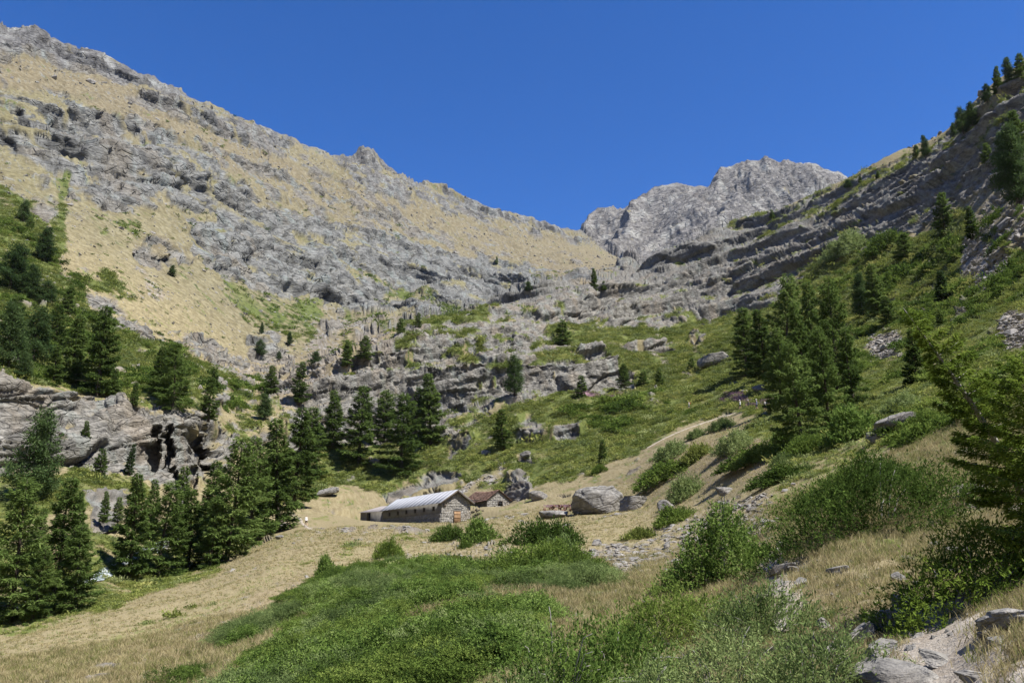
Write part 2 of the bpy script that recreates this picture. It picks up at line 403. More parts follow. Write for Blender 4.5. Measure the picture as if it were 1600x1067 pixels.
x, y, z = Xg, Yg, Zg
PXg, PYg = to_px(x, y, z)
lg = np.log(Rg)
azg = AZ[:, None] + 0 * lg
WARP = 26 * (fbm(azg * 26, lg * 10, 4, 11)), 20 * (fbm(azg * 26 + 50, lg * 10, 4, 12))
sx, sy = PXg + WARP[0], PYg + WARP[1]
mR, mG, mD, mO, mK, mF = [sample(c, sx, sy) for c in (cR, cG, cD, cO, cK, cF)]
peak = sstep(1750, 2000, Rg)
mR = mR * (1 - peak) + 1.2 * peak
mG *= (1 - peak); mD = mD * (1 - peak); mO *= (1 - peak); mK = mK * (1 - peak) + 0.55 * peak
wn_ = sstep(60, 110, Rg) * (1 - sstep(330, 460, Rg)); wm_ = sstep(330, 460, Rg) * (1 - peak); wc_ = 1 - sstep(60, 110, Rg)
zone_h = (1 - sstep(360, 480, Rg)); zone_m = sstep(360, 480, Rg) * (1 - peak)
def blend(f, seed, kh, km, kp, kc):
    """a noise field at the size that suits each distance"""
    out = np.zeros_like(x)
    for w, k, dip in ((wn_, kh, DIP_H), (wm_, km, DIP_M), (peak, kp, DIP_P), (wc_, kc, (0, 0))):
        i = w > 0.001
        out[i] += w[i] * f(x[i], y[i], z[i], k, dip, seed)
    return out
def iso(x_, y_, z_, k, dip, seed): return fbm(x_ / k + z_ / (k * 2.3), y_ / k, 5, seed)
def banded(x_, y_, z_, k, dip, seed): return fbm((x_ * 0.8 + y_ * 0.4) / (k * 3.2), (z_ + dip[0] * x_ + dip[1] * y_ + 0.6 * k * noise2(x_ / (5 * k), y_ / (5 * k), seed + 9)) / k, 5, seed, 0.6)
pat_b = blend(banded, 21, 2.2, 9.0, 40.0, .5)
pat_i = blend(iso, 31, 7.0, 30.0, 90.0, 1.6)
pat_g = blend(iso, 41, 4.0, 14.0, 60.0, 1.1)
pat_f = blend(iso, 51, 0.9, 3.6, 18.0, .22)
pat_c = blend(banded, 61, 0.8, 3.0, 12.0, .2)
drow = np.gradient(Rg, axis=1)                           # spacing of the land's rows: fine pattern only where it can be carried
kfine = wn_ * .9 + wm_ * 3.6 + peak * 18 + wc_ * .25
fadef = sstep(3.5, 1.2, drow / kfine)
pat_f *= fadef; pat_c *= fadef
pat_b *= sstep(3.5, 1.2, drow / (2.6 * kfine)) * .7 + .3
patch = 0.75 * pat_b + 0.95 * pat_i
softR = sstep(0.15, 0.85, mR + 0.8 * patch)

# ------------------------------------------------------------------ relief: ledges along the bedding, blocks, gullies
disp = np.zeros_like(z)
disp += macro(x, y, z, Rg, azg)
disp += zone_m * (ridged(x / 150, y / 230, 5, 131) * 9 + ridged(x / 40, y / 46, 4, 137) * 4.5 * softR)
disp += zone_h * sstep(90, 220, Rg) * (fbm(x / 45, y / 45, 4, 141) * 3.0 + fbm(x / 8, y / 8, 3, 143) * 0.8 * softR)
wpx, wpy = x + 90 * noise2(x / 300, y / 300, 150), y + 90 * noise2(x / 300, y / 300, 152)
disp += peak * ((ridged((wpx - 0.35 * wpy) / 230, wpy / 900, 5, 171, 0.5) - 0.32) * (78 - 50 * sstep(2650, 2950, Rg)) + ridged(wpx / 80, wpy / 160, 4, 177) * 13)
disp += zone_m * sstep(60, 10, np.abs(Rg - LR['M'][:, None])) * sstep(.3, .7, mR) * ridged(x / 22, y / 22, 3, 179) * 4
near = 1 - sstep(90, 200, Rg)
disp += near * sstep(3, 14, Rg) * (fbm(x / 9, y / 9, 4, 181) * 0.45 + fbm(x / 1.7, y / 1.7, 4, 183) * 0.13 * (1 + mD))
disp += near * softR * (1 - sstep(30, 120, Rg)) * ridged(x / 1.1, y / 1.1, 4, 185) * 0.16
elv = np.arctan2(z, Rg)
hidden = sstep(0.0, 0.004, np.maximum.accumulate(elv, axis=1) - elv) * sstep(100, 200, Rg)
del elv
Zg = z + disp * (1 - 0.75 * hidden)
# the huts stand on levelled ground
def pad(p0, p1, half, soft):
    global Zg
    d_ = (p1 - p0); L_ = math.hypot(d_.x, d_.y)
    ux, uy = d_.x / L_, d_.y / L_
    t = np.clip((Xg - p0.x) * ux + (Yg - p0.y) * uy, 0, L_)
    q = np.hypot(Xg - p0.x - t * ux, Yg - p0.y - t * uy)
    w = sstep(half + soft, half, q)
    Zg = Zg * (1 - w) + w * (p0.z + (p1.z - p0.z) * t / L_)
def sight(px, py, r):
    a_, t_ = px_dir(px, py)
    return Vector((r * math.sin(a_), r * math.cos(a_), r * float(t_)))
pad(sight(712, 817, 131), sight(575, 814, 172), 4.4, 5)
pad(sight(779, 792, 151), sight(745, 788, 161), 3.6, 4)
# cover follows the finished relief: turf keeps to the treads, rock shows on the risers
def normals(X_, Y_, Z_):
    a0, a1, a2 = [np.gradient(q, axis=0) for q in (X_, Y_, Z_)]
    r0, r1, r2 = [np.gradient(q, axis=1) for q in (X_, Y_, Z_)]
    n0, n1, n2 = a1 * r2 - a2 * r1, a2 * r0 - a0 * r2, a0 * r1 - a1 * r0
    q = np.sqrt(n0 ** 2 + n1 ** 2 + n2 ** 2 + 1e-12)
    q = np.where(n2 < 0, -q, q)
    return n0 / q, n1 / q, n2 / q
N0, N1, N2 = normals(Xg, Yg, Zg)
def smooth_n(q):
    p = np.pad(q, 2, mode='edge')
    return sum(p[i:i + q.shape[0], j:j + q.shape[1]] for i in range(5) for j in range(5)) / 25
S0, S1, S2 = [smooth_n(q) for q in (N0, N1, N2)]
flat = N2
steep = sstep(0.75, 0.45, flat)
lowR = (mR < 0.12)
vR = sstep(0.44, 0.60, mR + 1.05 * patch + np.where(lowR, 0.05, 0.28) * (steep - 0.45) * (1 - wc_))
vR = np.maximum(vR, 0.8 * wm_ * sstep(0.22, 0.36, pat_f) * sstep(.05, .3, mR)) * (1 - wc_ * sstep(0.3, 0.0, mR))
tread = sstep(0.55, 0.8, flat) * (1 - wc_) * wn_
# slabs: beds stand out from or back into the slope, block by block
def slab(T, dip, seed, run=3.0):
    wob = 1.3 * fbm(x / (T * 8), y / (T * 8) + Zg / (T * 12), 3, seed)
    w = (Zg + dip[0] * x + dip[1] * y) / T + wob
    fl = np.floor(w); f = w - fl
    along = (x * 0.85 + y * 0.45 + 0.9 * T * noise2(x / (T * 1.5), Zg / T, seed + 1)) / (T * run) + 9 * rnd_cell(fl, fl * 0 + 3, None, seed)
    c = np.floor(along); e = along - c
    out = rnd_cell(fl, c, None, seed + 2) - 0.5
    tilt = rnd_cell(fl, c, None, seed + 4)
    edge = sstep(0.0, 0.10, e) * sstep(1.0, 0.90, e) * sstep(0.0, 0.16, f)
    carry = sstep(1.1, 0.4, np.abs(np.gradient(w, axis=1))) * sstep(1.0, .4, drow / (T * run))
    return carry * T * ((out + (tilt - 0.35) * (f - 0.5)) * edge - 0.40 * (1 - edge))
out = np.zeros_like(x)
for T, k, s, rn in ((6.5, .65, 301, 4.0), (2.4, .65, 311, 3.5), (0.9, .55, 321, 3.5)):
    out += k * slab(T, DIP_H, s, rn) * zone_h * sstep(40, 130, Rg)
for T, k, s, rn in ((19, .45, 331, 4.0), (7.5, .75, 341, 3.5), (3.0, .75, 351, 3.5)):
    out += k * slab(T, DIP_M, s, rn) * zone_m
for T, k, s in ((48, .25, 361), (17, .35, 371)):
    out += k * slab(T, DIP_P, s) * peak
out *= vR * np.where(np.abs(azg) > HALF, 0, 1) * (1 - 0.9 * hidden)
Hx, Hy, Hz = Xg + out * S0, Yg + out * S1, Zg + out * S2 * 0.6
# gorge: dark slots pushed back into the cliff on the far side of the stream
lay_ = np.floor(Zg / 1.7 + 0.02 * PXg)
gs = PXg + 13 * (rnd_cell(lay_, lay_ * 0, None, 200) - .5) + 6 * (rnd_cell(np.floor(Zg / .6 - .03 * PXg), lay_ * 0, None, 201) - .5) + 4 * noise2(Zg / 3.0, PXg / 30, 202)
slot = np.zeros_like(x)
for c_, w_, d_, y0, y1 in ((245, 9, 5, 668, 735), (268, 7, 6, 672, 765), (318, 13, 7, 672, 745), (300, 6, 4, 735, 775)):
    slot = np.maximum(slot, d_ * sstep(w_, w_ * .8, np.abs(gs - c_)) * sstep(y1 + 8, y1 - 10, PYg) * sstep(y0 - 4, y0 + 5, PYg + 4 * noise2(PXg / 9, Zg, 203)))
slot *= (Rg > 130) & (Rg < 185)
Hx = Hx + slot * np.sin(azg); Hy = Hy + slot * np.cos(azg)
tread = sstep(0.55, 0.8, flat) * (1 - wc_) * wn_
vG = sstep(0.42, 0.58, mG + 0.9 * pat_g + 0.55 * pat_f + 0.12 * tread * (mG > .05))
vD = sstep(0.38, 0.66, mD + 0.7 * pat_g + 0.5 * pat_f)
vF = sstep(0.35, 0.75, mF + 0.6 * pat_f)

# ------------------------------------------------------------------ colour of the ground itself
def C(*c): return np.array(c, np.float32)
def lerp(a, b, f): return a + (b - a) * f[..., None]
one = np.ones(x.shape + (3,), np.float32)
rock = lerp(one * C(.135, .130, .120), one * C(.300, .287, .262), sstep(-0.28, 0.25, pat_c))
rock = lerp(rock, one * C(.43, .415, .385), 0.7 * sstep(0.05, 0.5, 0.5 * pat_f + 0.7 * pat_g))
rock = lerp(rock, one * C(.31, .255, .19), 0.45 * sstep(0.05, 0.40, pat_i + 0.5 * (mO - .35)))
rock = lerp(rock, one * C(.25, .28, .26), 0.5 * sstep(0.10, 0.40, pat_g))
rock = lerp(rock, one * C(.080, .076, .070), 0.7 * sstep(0.22, 0.45, -pat_c))
dkr = lerp(one * C(.115, .108, .108), one * C(.26, .245, .235), sstep(-0.25, 0.3, pat_c))
dkr = lerp(dkr, one * C(.42, .40, .37), sstep(0.05, 0.42, pat_g + .3 * pat_f))
rock = lerp(rock, dkr, np.clip(mK, 0, 1)) * (1.02 + wm_[..., None] * .10) * C(1.0, .995, .955)
dry = lerp(one * C(.26, .225, .11), one * C(.35, .305, .17), sstep(-0.3, 0.3, pat_f))
dry = lerp(dry, one * C(.20, .20, .075), 0.7 * sstep(0.0, 0.35, pat_g + .3 * pat_i - .08))
tawn = lerp(one * C(.25, .195, .115), one * C(.335, .275, .17), sstep(-0.3, 0.3, pat_f))
dry = lerp(dry, tawn, np.clip(mO, 0, 1) * 0.9)
dry = lerp(dry, one * C(.19, .155, .09), 0.6 * sstep(0.08, 0.35, pat_c))
grn = lerp(one * C(.105, .130, .034), one * C(.165, .190, .055), sstep(-0.3, 0.3, pat_g))
grn = lerp(grn, one * C(.25, .235, .10), 0.85 * sstep(0.05, 0.35, pat_i))
grn = lerp(grn, one * C(.034, .056, .014), 0.75 * sstep(0.10, 0.40, pat_f))
ear = lerp(one * C(.22, .18, .13), one * C(.36, .315, .25), sstep(-0.3, 0.3, pat_f))
ear = lerp(ear, one * C(.43, .42, .405), 0.8 * sstep(0.05, 0.3, pat_c))
ALB = lerp(dry, grn, vG)
ALB = lerp(ALB, ear, vD)
ALB = lerp(ALB, one * C(.33, .17, .27), 0.7 * vF)
ALB = lerp(ALB, rock, vR)
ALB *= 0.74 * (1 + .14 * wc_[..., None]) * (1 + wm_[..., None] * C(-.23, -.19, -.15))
del rock, dkr, dry, tawn, grn, ear, one

def ground(xx, yy):
    """height of the finished land at a point"""
    a = math.atan2(xx, yy)
    if a < -HALF: a += 2 * math.pi
    i = int(np.clip(np.searchsorted(AZ, a) - 1, 0, NA - 2))
    f = min(max((a - AZ[i]) / (AZ[i + 1] - AZ[i]), 0), 1)
    r = math.hypot(xx, yy)
    return (1 - f) * np.interp(r, Rg[i], Zg[i]) + f * np.interp(r, Rg[i + 1], Zg[i + 1])

def spot(px, py, rmin=0.0, rmax=1e9):
    """where the sight line through a photo point meets the land"""
    a, t = px_dir(px, py)
    a, t = float(a), float(t)
    i = int(np.clip(round((a + HALF) / (2 * HALF) * (NC - 1)), 0, NC - 1))
    R, Z = Rg[i], Zg[i]
    ok = (Z / R >= t) & (R >= rmin)
    if not ok.any() or R[np.argmax(ok)] > rmax:
        r = min(rmax, 1e4) if rmax < 1e8 else 400.0
    else:
        j = int(np.argmax(ok))
        if j == 0: r = R[0]
        else:
            t0, t1 = Z[j - 1] / R[j - 1], Z[j] / R[j]
            f = (t - t0) / (t1 - t0) if t1 > t0 else 1.0
            r = R[j - 1] + min(max(f, 0), 1) * (R[j] - R[j - 1])
    xx, yy = r * math.sin(a), r * math.cos(a)
    return Vector((xx, yy, ground(xx, yy)))

def at_r(px, r, py=760):
    a = float(px_dir(px, py)[0])
    xx, yy = r * math.sin(a), r * math.cos(a)
    return Vector((xx, yy, ground(xx, yy)))

def ground_normal(p, e=0.5):
    dx = (ground(p[0] + e, p[1]) - ground(p[0] - e, p[1])) / (2 * e)
    dy = (ground(p[0], p[1] + e) - ground(p[0], p[1] - e)) / (2 * e)
    return Vector((-dx, -dy, 1)).normalized()

# ------------------------------------------------------------------ node helpers
class NT:
    def __init__(s, name):
        s.m = bpy.data.materials.new(name); s.m.use_nodes = True
        s.t = s.m.node_tree; s.t.nodes.clear()
        s.out = s.t.nodes.new('ShaderNodeOutputMaterial')
        s.geo = s.t.nodes.new('ShaderNodeNewGeometry')
    def n(s, ty, **kw):
        nd = s.t.nodes.new(ty)
        for k, v in kw.items():
            if k.startswith('_'): setattr(nd, k[1:], v)
        return nd
    def link(s, a, b): s.t.links.new(a, b)
    def val(s, sock, v):
        if isinstance(v, bpy.types.NodeSocket): s.link(v, sock)
        else: sock.default_value = v
    def math(s, op, a, b=0.0, c=0.0, clamp=False):
        nd = s.t.nodes.new('ShaderNodeMath'); nd.operation = op; nd.use_clamp = clamp
        s.val(nd.inputs[0], a); s.val(nd.inputs[1], b); s.val(nd.inputs[2], c)
        return nd.outputs[0]
    def mix(s, f, a, b):
        nd = s.t.nodes.new('ShaderNodeMix'); nd.data_type = 'RGBA'
        s.val(nd.inputs[0], f)
        for k, v in ((6, a), (7, b)):
            if isinstance(v, bpy.types.NodeSocket): s.link(v, nd.inputs[k])
            else: nd.inputs[k].default_value = (*v, 1)
        return nd.outputs[2]
    def scale(s, vec, sc):
        nd = s.t.nodes.new('ShaderNodeVectorMath'); nd.operation = 'MULTIPLY'
        s.link(vec, nd.inputs[0]); nd.inputs[1].default_value = sc
        return nd.outputs[0]
    def noise(s, vec, sc, det=4, rough=0.55, dist=0.0):
        nd = s.t.nodes.new('ShaderNodeTexNoise')
        s.link(vec, nd.inputs['Vector']); nd.inputs['Scale'].default_value = sc
        nd.inputs['Detail'].default_value = det; nd.inputs['Roughness'].default_value = rough
        nd.inputs['Distortion'].default_value = dist
        return nd.outputs[0]
    def voro(s, vec, sc, feature='DISTANCE_TO_EDGE'):
        nd = s.t.nodes.new('ShaderNodeTexVoronoi'); nd.feature = feature
        s.link(vec, nd.inputs['Vector']); nd.inputs['Scale'].default_value = sc
        return nd.outputs['Distance']
    def ramp(s, f, a, b):
        nd = s.t.nodes.new('ShaderNodeMapRange'); nd.interpolation_type = 'SMOOTHSTEP'
        s.val(nd.inputs[0], f); nd.inputs[1].default_value = a; nd.inputs[2].default_value = b
        return nd.outputs[0]
    def bump(s, h, dist, strength=1.0, normal=None):
        nd = s.t.nodes.new('ShaderNodeBump'); nd.inputs['Distance'].default_value = dist
        nd.inputs['Strength'].default_value = strength
        s.link(h, nd.inputs['Height'])
        if normal: s.link(normal, nd.inputs['Normal'])
        return nd.outputs[0]
    def bsdf(s, col, rough=0.9, normal=None, spec=0.2, **kw):
        nd = s.t.nodes.new('ShaderNodeBsdfPrincipled')
        if isinstance(col, bpy.types.NodeSocket): s.link(col, nd.inputs['Base Color'])
        else: nd.inputs['Base Color'].default_value = (*col, 1)
        s.val(nd.inputs['Roughness'], rough)
        nd.inputs['Specular IOR Level'].default_value = spec
        for k, v in kw.items(): s.val(nd.inputs[k], v)
        if normal: s.link(normal, nd.inputs['Normal'])
        s.link(nd.outputs[0], s.out.inputs[0])
        return nd

def rot_vec(t, vec, ax, ay):
    nd = t.n('ShaderNodeVectorRotate', _rotation_type='EULER_XYZ')
    t.link(vec, nd.inputs['Vector']); nd.inputs['Rotation'].default_value = (ax, ay, 0)
    return nd.outputs[0]

def rock_nodes(t, S, P, light, mid, dark, warm, warm_amt=0.5):
    """colour and bump height of bedded, lichen-stained rock with features of size S metres"""
    lay = rot_vec(t, P, 0.10, 0.30)
    flat = t.scale(lay, (1, 1, 5.0))
    n1 = t.noise(flat, 0.55 / S, 6, 0.65, 0.6)
    n2 = t.noise(P, 0.18 / S, 5, 0.6)
    n3 = t.noise(P, 3.0 / S, 5, 0.7)
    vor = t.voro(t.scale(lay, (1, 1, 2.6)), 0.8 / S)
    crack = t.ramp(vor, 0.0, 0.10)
    c = t.mix(t.ramp(n1, 0.30, 0.70), dark, mid)
    c = t.mix(t.ramp(n3, 0.42, 0.72), c, light)
    c = t.mix(t.math('MULTIPLY', t.ramp(n2, 0.50, 0.66), warm_amt), c, warm)
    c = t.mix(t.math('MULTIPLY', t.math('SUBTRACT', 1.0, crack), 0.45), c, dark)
    h = t.math('ADD', t.math('MULTIPLY', n1, 1.4), t.math('ADD', t.math('MULTIPLY', crack, 0.22), t.math('MULTIPLY', n3, 0.35)))
    return c, h

def terrain_material(name, S, bump_d):
    t = NT(name)
    P = t.geo.outputs['Position']
    a1 = t.n('ShaderNodeAttribute'); a1.attribute_name = 'albedo'
    n1 = t.noise(t.scale(P, (1, 1, 2.2)), 1.0 / S, 5, 0.68)
    f = t.math('MULTIPLY_ADD', t.ramp(n1, 0.28, 0.72), 0.62, 0.66)
    v = t.n('ShaderNodeVectorMath', _operation='SCALE')
    t.link(a1.outputs['Color'], v.inputs[0]); t.link(f, v.inputs['Scale'])
    lay = rot_vec(t, P, 0.10, 0.30)
    vor = t.voro(t.scale(lay, (1, 1, 2.4)), 0.28 / S)
    crack = t.ramp(vor, 0.0, 0.07)
    hh = t.math('MULTIPLY_ADD', t.math('MULTIPLY', crack, a1.outputs['Alpha']), 0.75, n1)
    nb = t.bump(hh, bump_d, 1.0)
    t.link(t.math('MULTIPLY_ADD', a1.outputs['Alpha'], 0.72, 0.28), nb.node.inputs['Strength'])
    t.bsdf(v.outputs[0], 0.95, nb, 0.1)
    return t.m

GREY = ((0.46, 0.45, 0.43), (0.34, 0.335, 0.32), (0.15, 0.148, 0.142), (0.33, 0.26, 0.19))
MAT_NEAR = terrain_material('near_ground', 0.10, 0.06)
MAT_HILL = terrain_material('hillside_ground', 0.8, 0.30)
MAT_MTN = terrain_material('mountain_ground', 3.2, 1.2)
MAT_PEAK = terrain_material('peak_ground', 13.0, 6.0)

# ------------------------------------------------------------------ the land as meshes
def tag(o, label=None, cat=None, group=None, kind=None):
    if label: o['label'] = label
    if cat: o['category'] = cat
    if group: o['group'] = group
    if kind: o['kind'] = kind
    return o

def mesh_np(name, verts, faces, smooth=False):
    """verts (n,3); faces list of (m,k) integer arrays"""
    me = bpy.data.meshes.new(name)
    verts = np.asarray(verts, np.float32)
    if not isinstance(faces, (list, tuple)): faces = [faces]
    faces = [np.asarray(f, np.int32) for f in faces if len(f)]
    me.vertices.add(len(verts)); me.vertices.foreach_set('co', verts.ravel())
    nl = sum(f.size for f in faces); nf = sum(len(f) for f in faces)
    me.loops.add(nl); me.polygons.add(nf)
    me.loops.foreach_set('vertex_index', np.concatenate([f.ravel() for f in faces]))
    tot = np.concatenate([np.full(len(f), f.shape[1], np.int32) for f in faces])
    me.polygons.foreach_set('loop_start', np.concatenate([[0], np.cumsum(tot)[:-1]]).astype(np.int32))
    if smooth: me.polygons.foreach_set('use_smooth', np.ones(nf, bool))
    me.update(calc_edges=True)
    return me

def add_obj(name, me, mat=None, parent=None, loc=None):
    o = bpy.data.objects.new(name, me)
    if mat is not None and not me.materials: me.materials.append(mat)
    COL.objects.link(o)
    if parent is not None: o.parent = parent
    if loc is not None: o.location = loc
    return o

VID = np.arange(NA * NR).reshape(NA, NR)
nxt = np.roll(np.arange(NA), -1)
Q = np.stack([VID[:, :-1], VID[:, 1:], VID[nxt][:, 1:], VID[nxt][:, :-1]], -1)     # (NA, NR-1, 4)
rc_ = 0.5 * (Rg[:, :-1] + Rg[:, 1:])
zoneF, zoneH, zoneN = LR['F'][:, None] * 0.97, LR['H'][:, None] * 1.02, LR['N'][:, None]
azc = AZ[:, None] + 0 * rc_
zid = np.where(rc_ < zoneF, 0, np.where(rc_ < zoneH, 1, np.where(rc_ < zoneN, 2, 3)))
lim1 = math.radians(-19.5); lim2 = math.radians(17)
zid = np.where((zid == 1) & (azc < lim1), 4, zid)
zid = np.where((zid == 1) & (azc > lim2), 5, zid)
ALLV = np.stack([Hx, Hy, Hz], -1).reshape(-1, 3)
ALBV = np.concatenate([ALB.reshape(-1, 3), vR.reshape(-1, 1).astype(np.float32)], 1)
def land(name, z_, mat, label, cat):
    f = Q[zid == z_]
    used, inv = np.unique(f, return_inverse=True)
    f = inv.reshape(-1, 4)
    faces = [f[:, ::-1]]
    v = ALLV[used]; co = ALBV[used]
    if z_ == 0:
        ring = np.searchsorted(used, VID[:, 0])
        c = len(v)
        v = np.vstack([v, [[0, 0, -1.66]]]); co = np.vstack([co, [[.3, .25, .15, 1]]])
        faces.append(np.stack([ring, ring[nxt], np.full(NA, c)], -1)[:, ::-1])
    me = mesh_np(name, v, faces, smooth=(z_ == 0))
    at = me.color_attributes.new('albedo', 'FLOAT_COLOR', 'POINT')
    at.data.foreach_set('color', co.astype(np.float32).ravel())
    return tag(add_obj(name, me, mat), label, cat, kind='structure')
land('ground', 0, MAT_NEAR, 'sloping alpine pasture and stony ground around the huts', 'ground')
land('rocky_hill', 1, MAT_HILL, 'banded grey rock knoll with grassy shelves above the huts', 'hill')
land('cliff', 4, MAT_HILL, 'grey cliff and wooded slope across the stream', 'cliff')
land('hillside', 5, MAT_HILL, 'steep green and rocky slope rising to the ridge with pines', 'hillside')
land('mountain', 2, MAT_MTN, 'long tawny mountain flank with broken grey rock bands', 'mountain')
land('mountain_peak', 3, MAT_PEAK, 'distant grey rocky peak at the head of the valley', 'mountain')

# ------------------------------------------------------------------ plant materials
def leaf_material(name, dark, mid, light, scale=1.0, trans=0.30, rnd=0.5):
    t = NT(name)
    co = t.n('ShaderNodeTexCoord')
    oi = t.n('ShaderNodeObjectInfo')
    n1 = t.noise(t.geo.outputs['Position'], 0.9 / scale, 2, 0.6)
    n2 = t.n('ShaderNodeTexWhiteNoise', _noise_dimensions='1D')
    t.link(t.geo.outputs['Random Per Island'], n2.inputs['W'])
    f = t.math('ADD', t.math('MULTIPLY', t.math('SUBTRACT', n1, 0.5), 1.6), t.math('MULTIPLY_ADD', n2.outputs['Value'], 0.55, 0.17))
    f = t.math('ADD', f, t.math('MULTIPLY', t.math('SUBTRACT', oi.outputs['Random'], 0.5), rnd))
    c = t.mix(t.ramp(f, 0.0, 0.55), dark, mid)
    c = t.mix(t.ramp(f, 0.50, 1.15), c, light)
    d = t.n('ShaderNodeBsdfDiffuse'); t.link(c, d.inputs[0])
    tr = t.n('ShaderNodeBsdfTranslucent'); t.link(c, tr.inputs[0])
    m = t.n('ShaderNodeMixShader'); m.inputs[0].default_value = trans
    t.link(d.outputs[0], m.inputs[1]); t.link(tr.outputs[0], m.inputs[2])
    t.link(m.outputs[0], t.out.inputs[0])
    return t.m
def plain_material(name, c1, c2, scale, rough=0.9, bump=0.02, stretch=(1, 1, 1)):
    t = NT(name)
    c1, c2 = tuple(q * .78 for q in c1), tuple(q * .78 for q in c2)
    co = t.n('ShaderNodeTexCoord')
    n = t.noise(t.scale(co.outputs['Object'], stretch), 1.0 / scale, 5, 0.65)
    t.bsdf(t.mix(t.ramp(n, 0.3, 0.7), c1, c2), rough, t.bump(n, bump), 0.2)
    return t.m
M_LARCH = leaf_material('larch_needles', (.058, .094, .024), (.125, .185, .048), (.215, .28, .085), 3.0, 0.42)
M_PINE = leaf_material('pine_needles', (.036, .066, .024), (.075, .120, .042), (.13, .18, .07), 2.0, 0.35)
M_SPRUCE = leaf_material('spruce_needles', (.055, .092, .016), (.140, .205, .034), (.26, .32, .066), 0.35, 0.4)
M_JUNIPER = leaf_material('juniper_needles', (.052, .088, .020), (.120, .178, .036), (.225, .285, .068), 1.6, 0.35, 0.9)
M_JUNIPER2 = leaf_material('grey_juniper_needles', (.080, .120, .040), (.175, .235, .080), (.31, .365, .15), 0.8, 0.35, 0.9)
M_WILLOW = leaf_material('willow_leaves', (.070, .120, .026), (.165, .245, .056), (.32, .39, .14), 0.6, 0.4)
M_HEATH = leaf_material('heath_leaves', (.10, .130, .030), (.21, .245, .062), (.36, .35, .12), 9.0, 0.35, 0.8)
M_GRASS = leaf_material('dry_grass_blades', (.25, .21, .105), (.38, .325, .175), (.50, .44, .26), 0.7, 0.35)
M_GRASSG = leaf_material('green_grass_blades', (.11, .13, .04), (.19, .21, .065), (.30, .29, .12), 0.7, 0.35)
M_FLOWER = leaf_material('fireweed_blossom', (.19, .12, .15), (.28, .17, .22), (.36, .25, .30), 0.7, 0.3)
M_HEATH2 = leaf_material('grey_green_scrub', (.10, .135, .05), (.22, .265, .10), (.36, .39, .17), 5.0, 0.3, 0.8)
M_BARK = plain_material('bark', (.055, .042, .032), (.15, .125, .10), 0.12, 0.95, 0.03, (1, 1, .25))
M_TWIG = plain_material('bare_twig_wood', (.22, .20, .18), (.44, .42, .39), 0.1, 0.9, 0.01)

def rock_object_material(name, S, cols, warm, bump):
    t = NT(name)
    cols = [tuple(q * k for q, k in zip(c, (.72, .70, .66))) for c in cols]
    co = t.n('ShaderNodeTexCoord')
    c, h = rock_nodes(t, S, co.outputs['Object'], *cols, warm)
    t.bsdf(c, 0.93, t.bump(h, bump), 0.2)
    return t.m
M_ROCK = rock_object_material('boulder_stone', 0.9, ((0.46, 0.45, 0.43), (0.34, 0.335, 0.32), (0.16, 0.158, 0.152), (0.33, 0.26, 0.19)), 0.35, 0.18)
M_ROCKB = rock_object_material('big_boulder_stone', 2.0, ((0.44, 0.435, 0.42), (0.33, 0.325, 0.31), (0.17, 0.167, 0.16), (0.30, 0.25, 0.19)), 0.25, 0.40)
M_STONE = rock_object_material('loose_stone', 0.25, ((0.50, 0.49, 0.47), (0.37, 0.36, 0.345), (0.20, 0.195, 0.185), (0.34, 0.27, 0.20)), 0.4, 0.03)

# ------------------------------------------------------------------ leaf and limb geometry
def unit(v):
    return v / np.maximum(np.linalg.norm(v, axis=-1, keepdims=True), 1e-9)
def leaf_quads(p, d, ln, wd, R, up=0.9):
    """diamond leaves at p pointing along d"""
    n = len(p)
    d = unit(d)
    nr = unit(R.normal(size=(n, 3)) + np.array([0, 0, up * 2]))
    s = unit(np.cross(d, nr))
    ln, wd = np.reshape(ln, (-1, 1)) * np.ones((n, 1)), np.reshape(wd, (-1, 1)) * np.ones((n, 1))
    v = np.stack([p, p + d * ln * 0.5 + s * wd * 0.5, p + d * ln, p + d * ln * 0.5 - s * wd * 0.5], 1).reshape(-1, 3)
    f = np.arange(4 * n).reshape(n, 4)
    return v, f
def tube(pts, rad, k=5):
    """tapered tube along points"""
    pts = np.asarray(pts, float); n = len(pts)
    tan = unit(np.gradient(pts, axis=0))
    a = unit(np.cross(tan, np.array([0.31, 0.87, 0.13])))
    b = np.cross(tan, a)
    th = np.arange(k) * 2 * np.pi / k
    ring = pts[:, None] + np.asarray(rad)[:, None, None] * (np.cos(th)[None, :, None] * a[:, None] + np.sin(th)[None, :, None] * b[:, None])
    v = ring.reshape(-1, 3)
    i = np.arange(n - 1)[:, None] * k; j = np.arange(k)[None]; j2 = (j + 1) % k
    f = np.stack([i + j, i + j2, i + k + j2, i + k + j], -1).reshape(-1, 4)
    cap = np.stack([np.full(k, (n - 1) * k), (n - 1) * k + np.arange(k), (n - 1) * k + (np.arange(k) + 1) % k], -1)[1:-1]
    return v, f, cap
def join(parts):
    V, Fs, o = [], {}, 0
    for pr in parts:
        V.append(pr[0])
        for f in pr[1:]:
            if len(f): Fs.setdefault(f.shape[1], []).append(np.asarray(f) + o)
        o += len(pr[0])
    return np.concatenate(V), [np.concatenate(a) for a in Fs.values()]

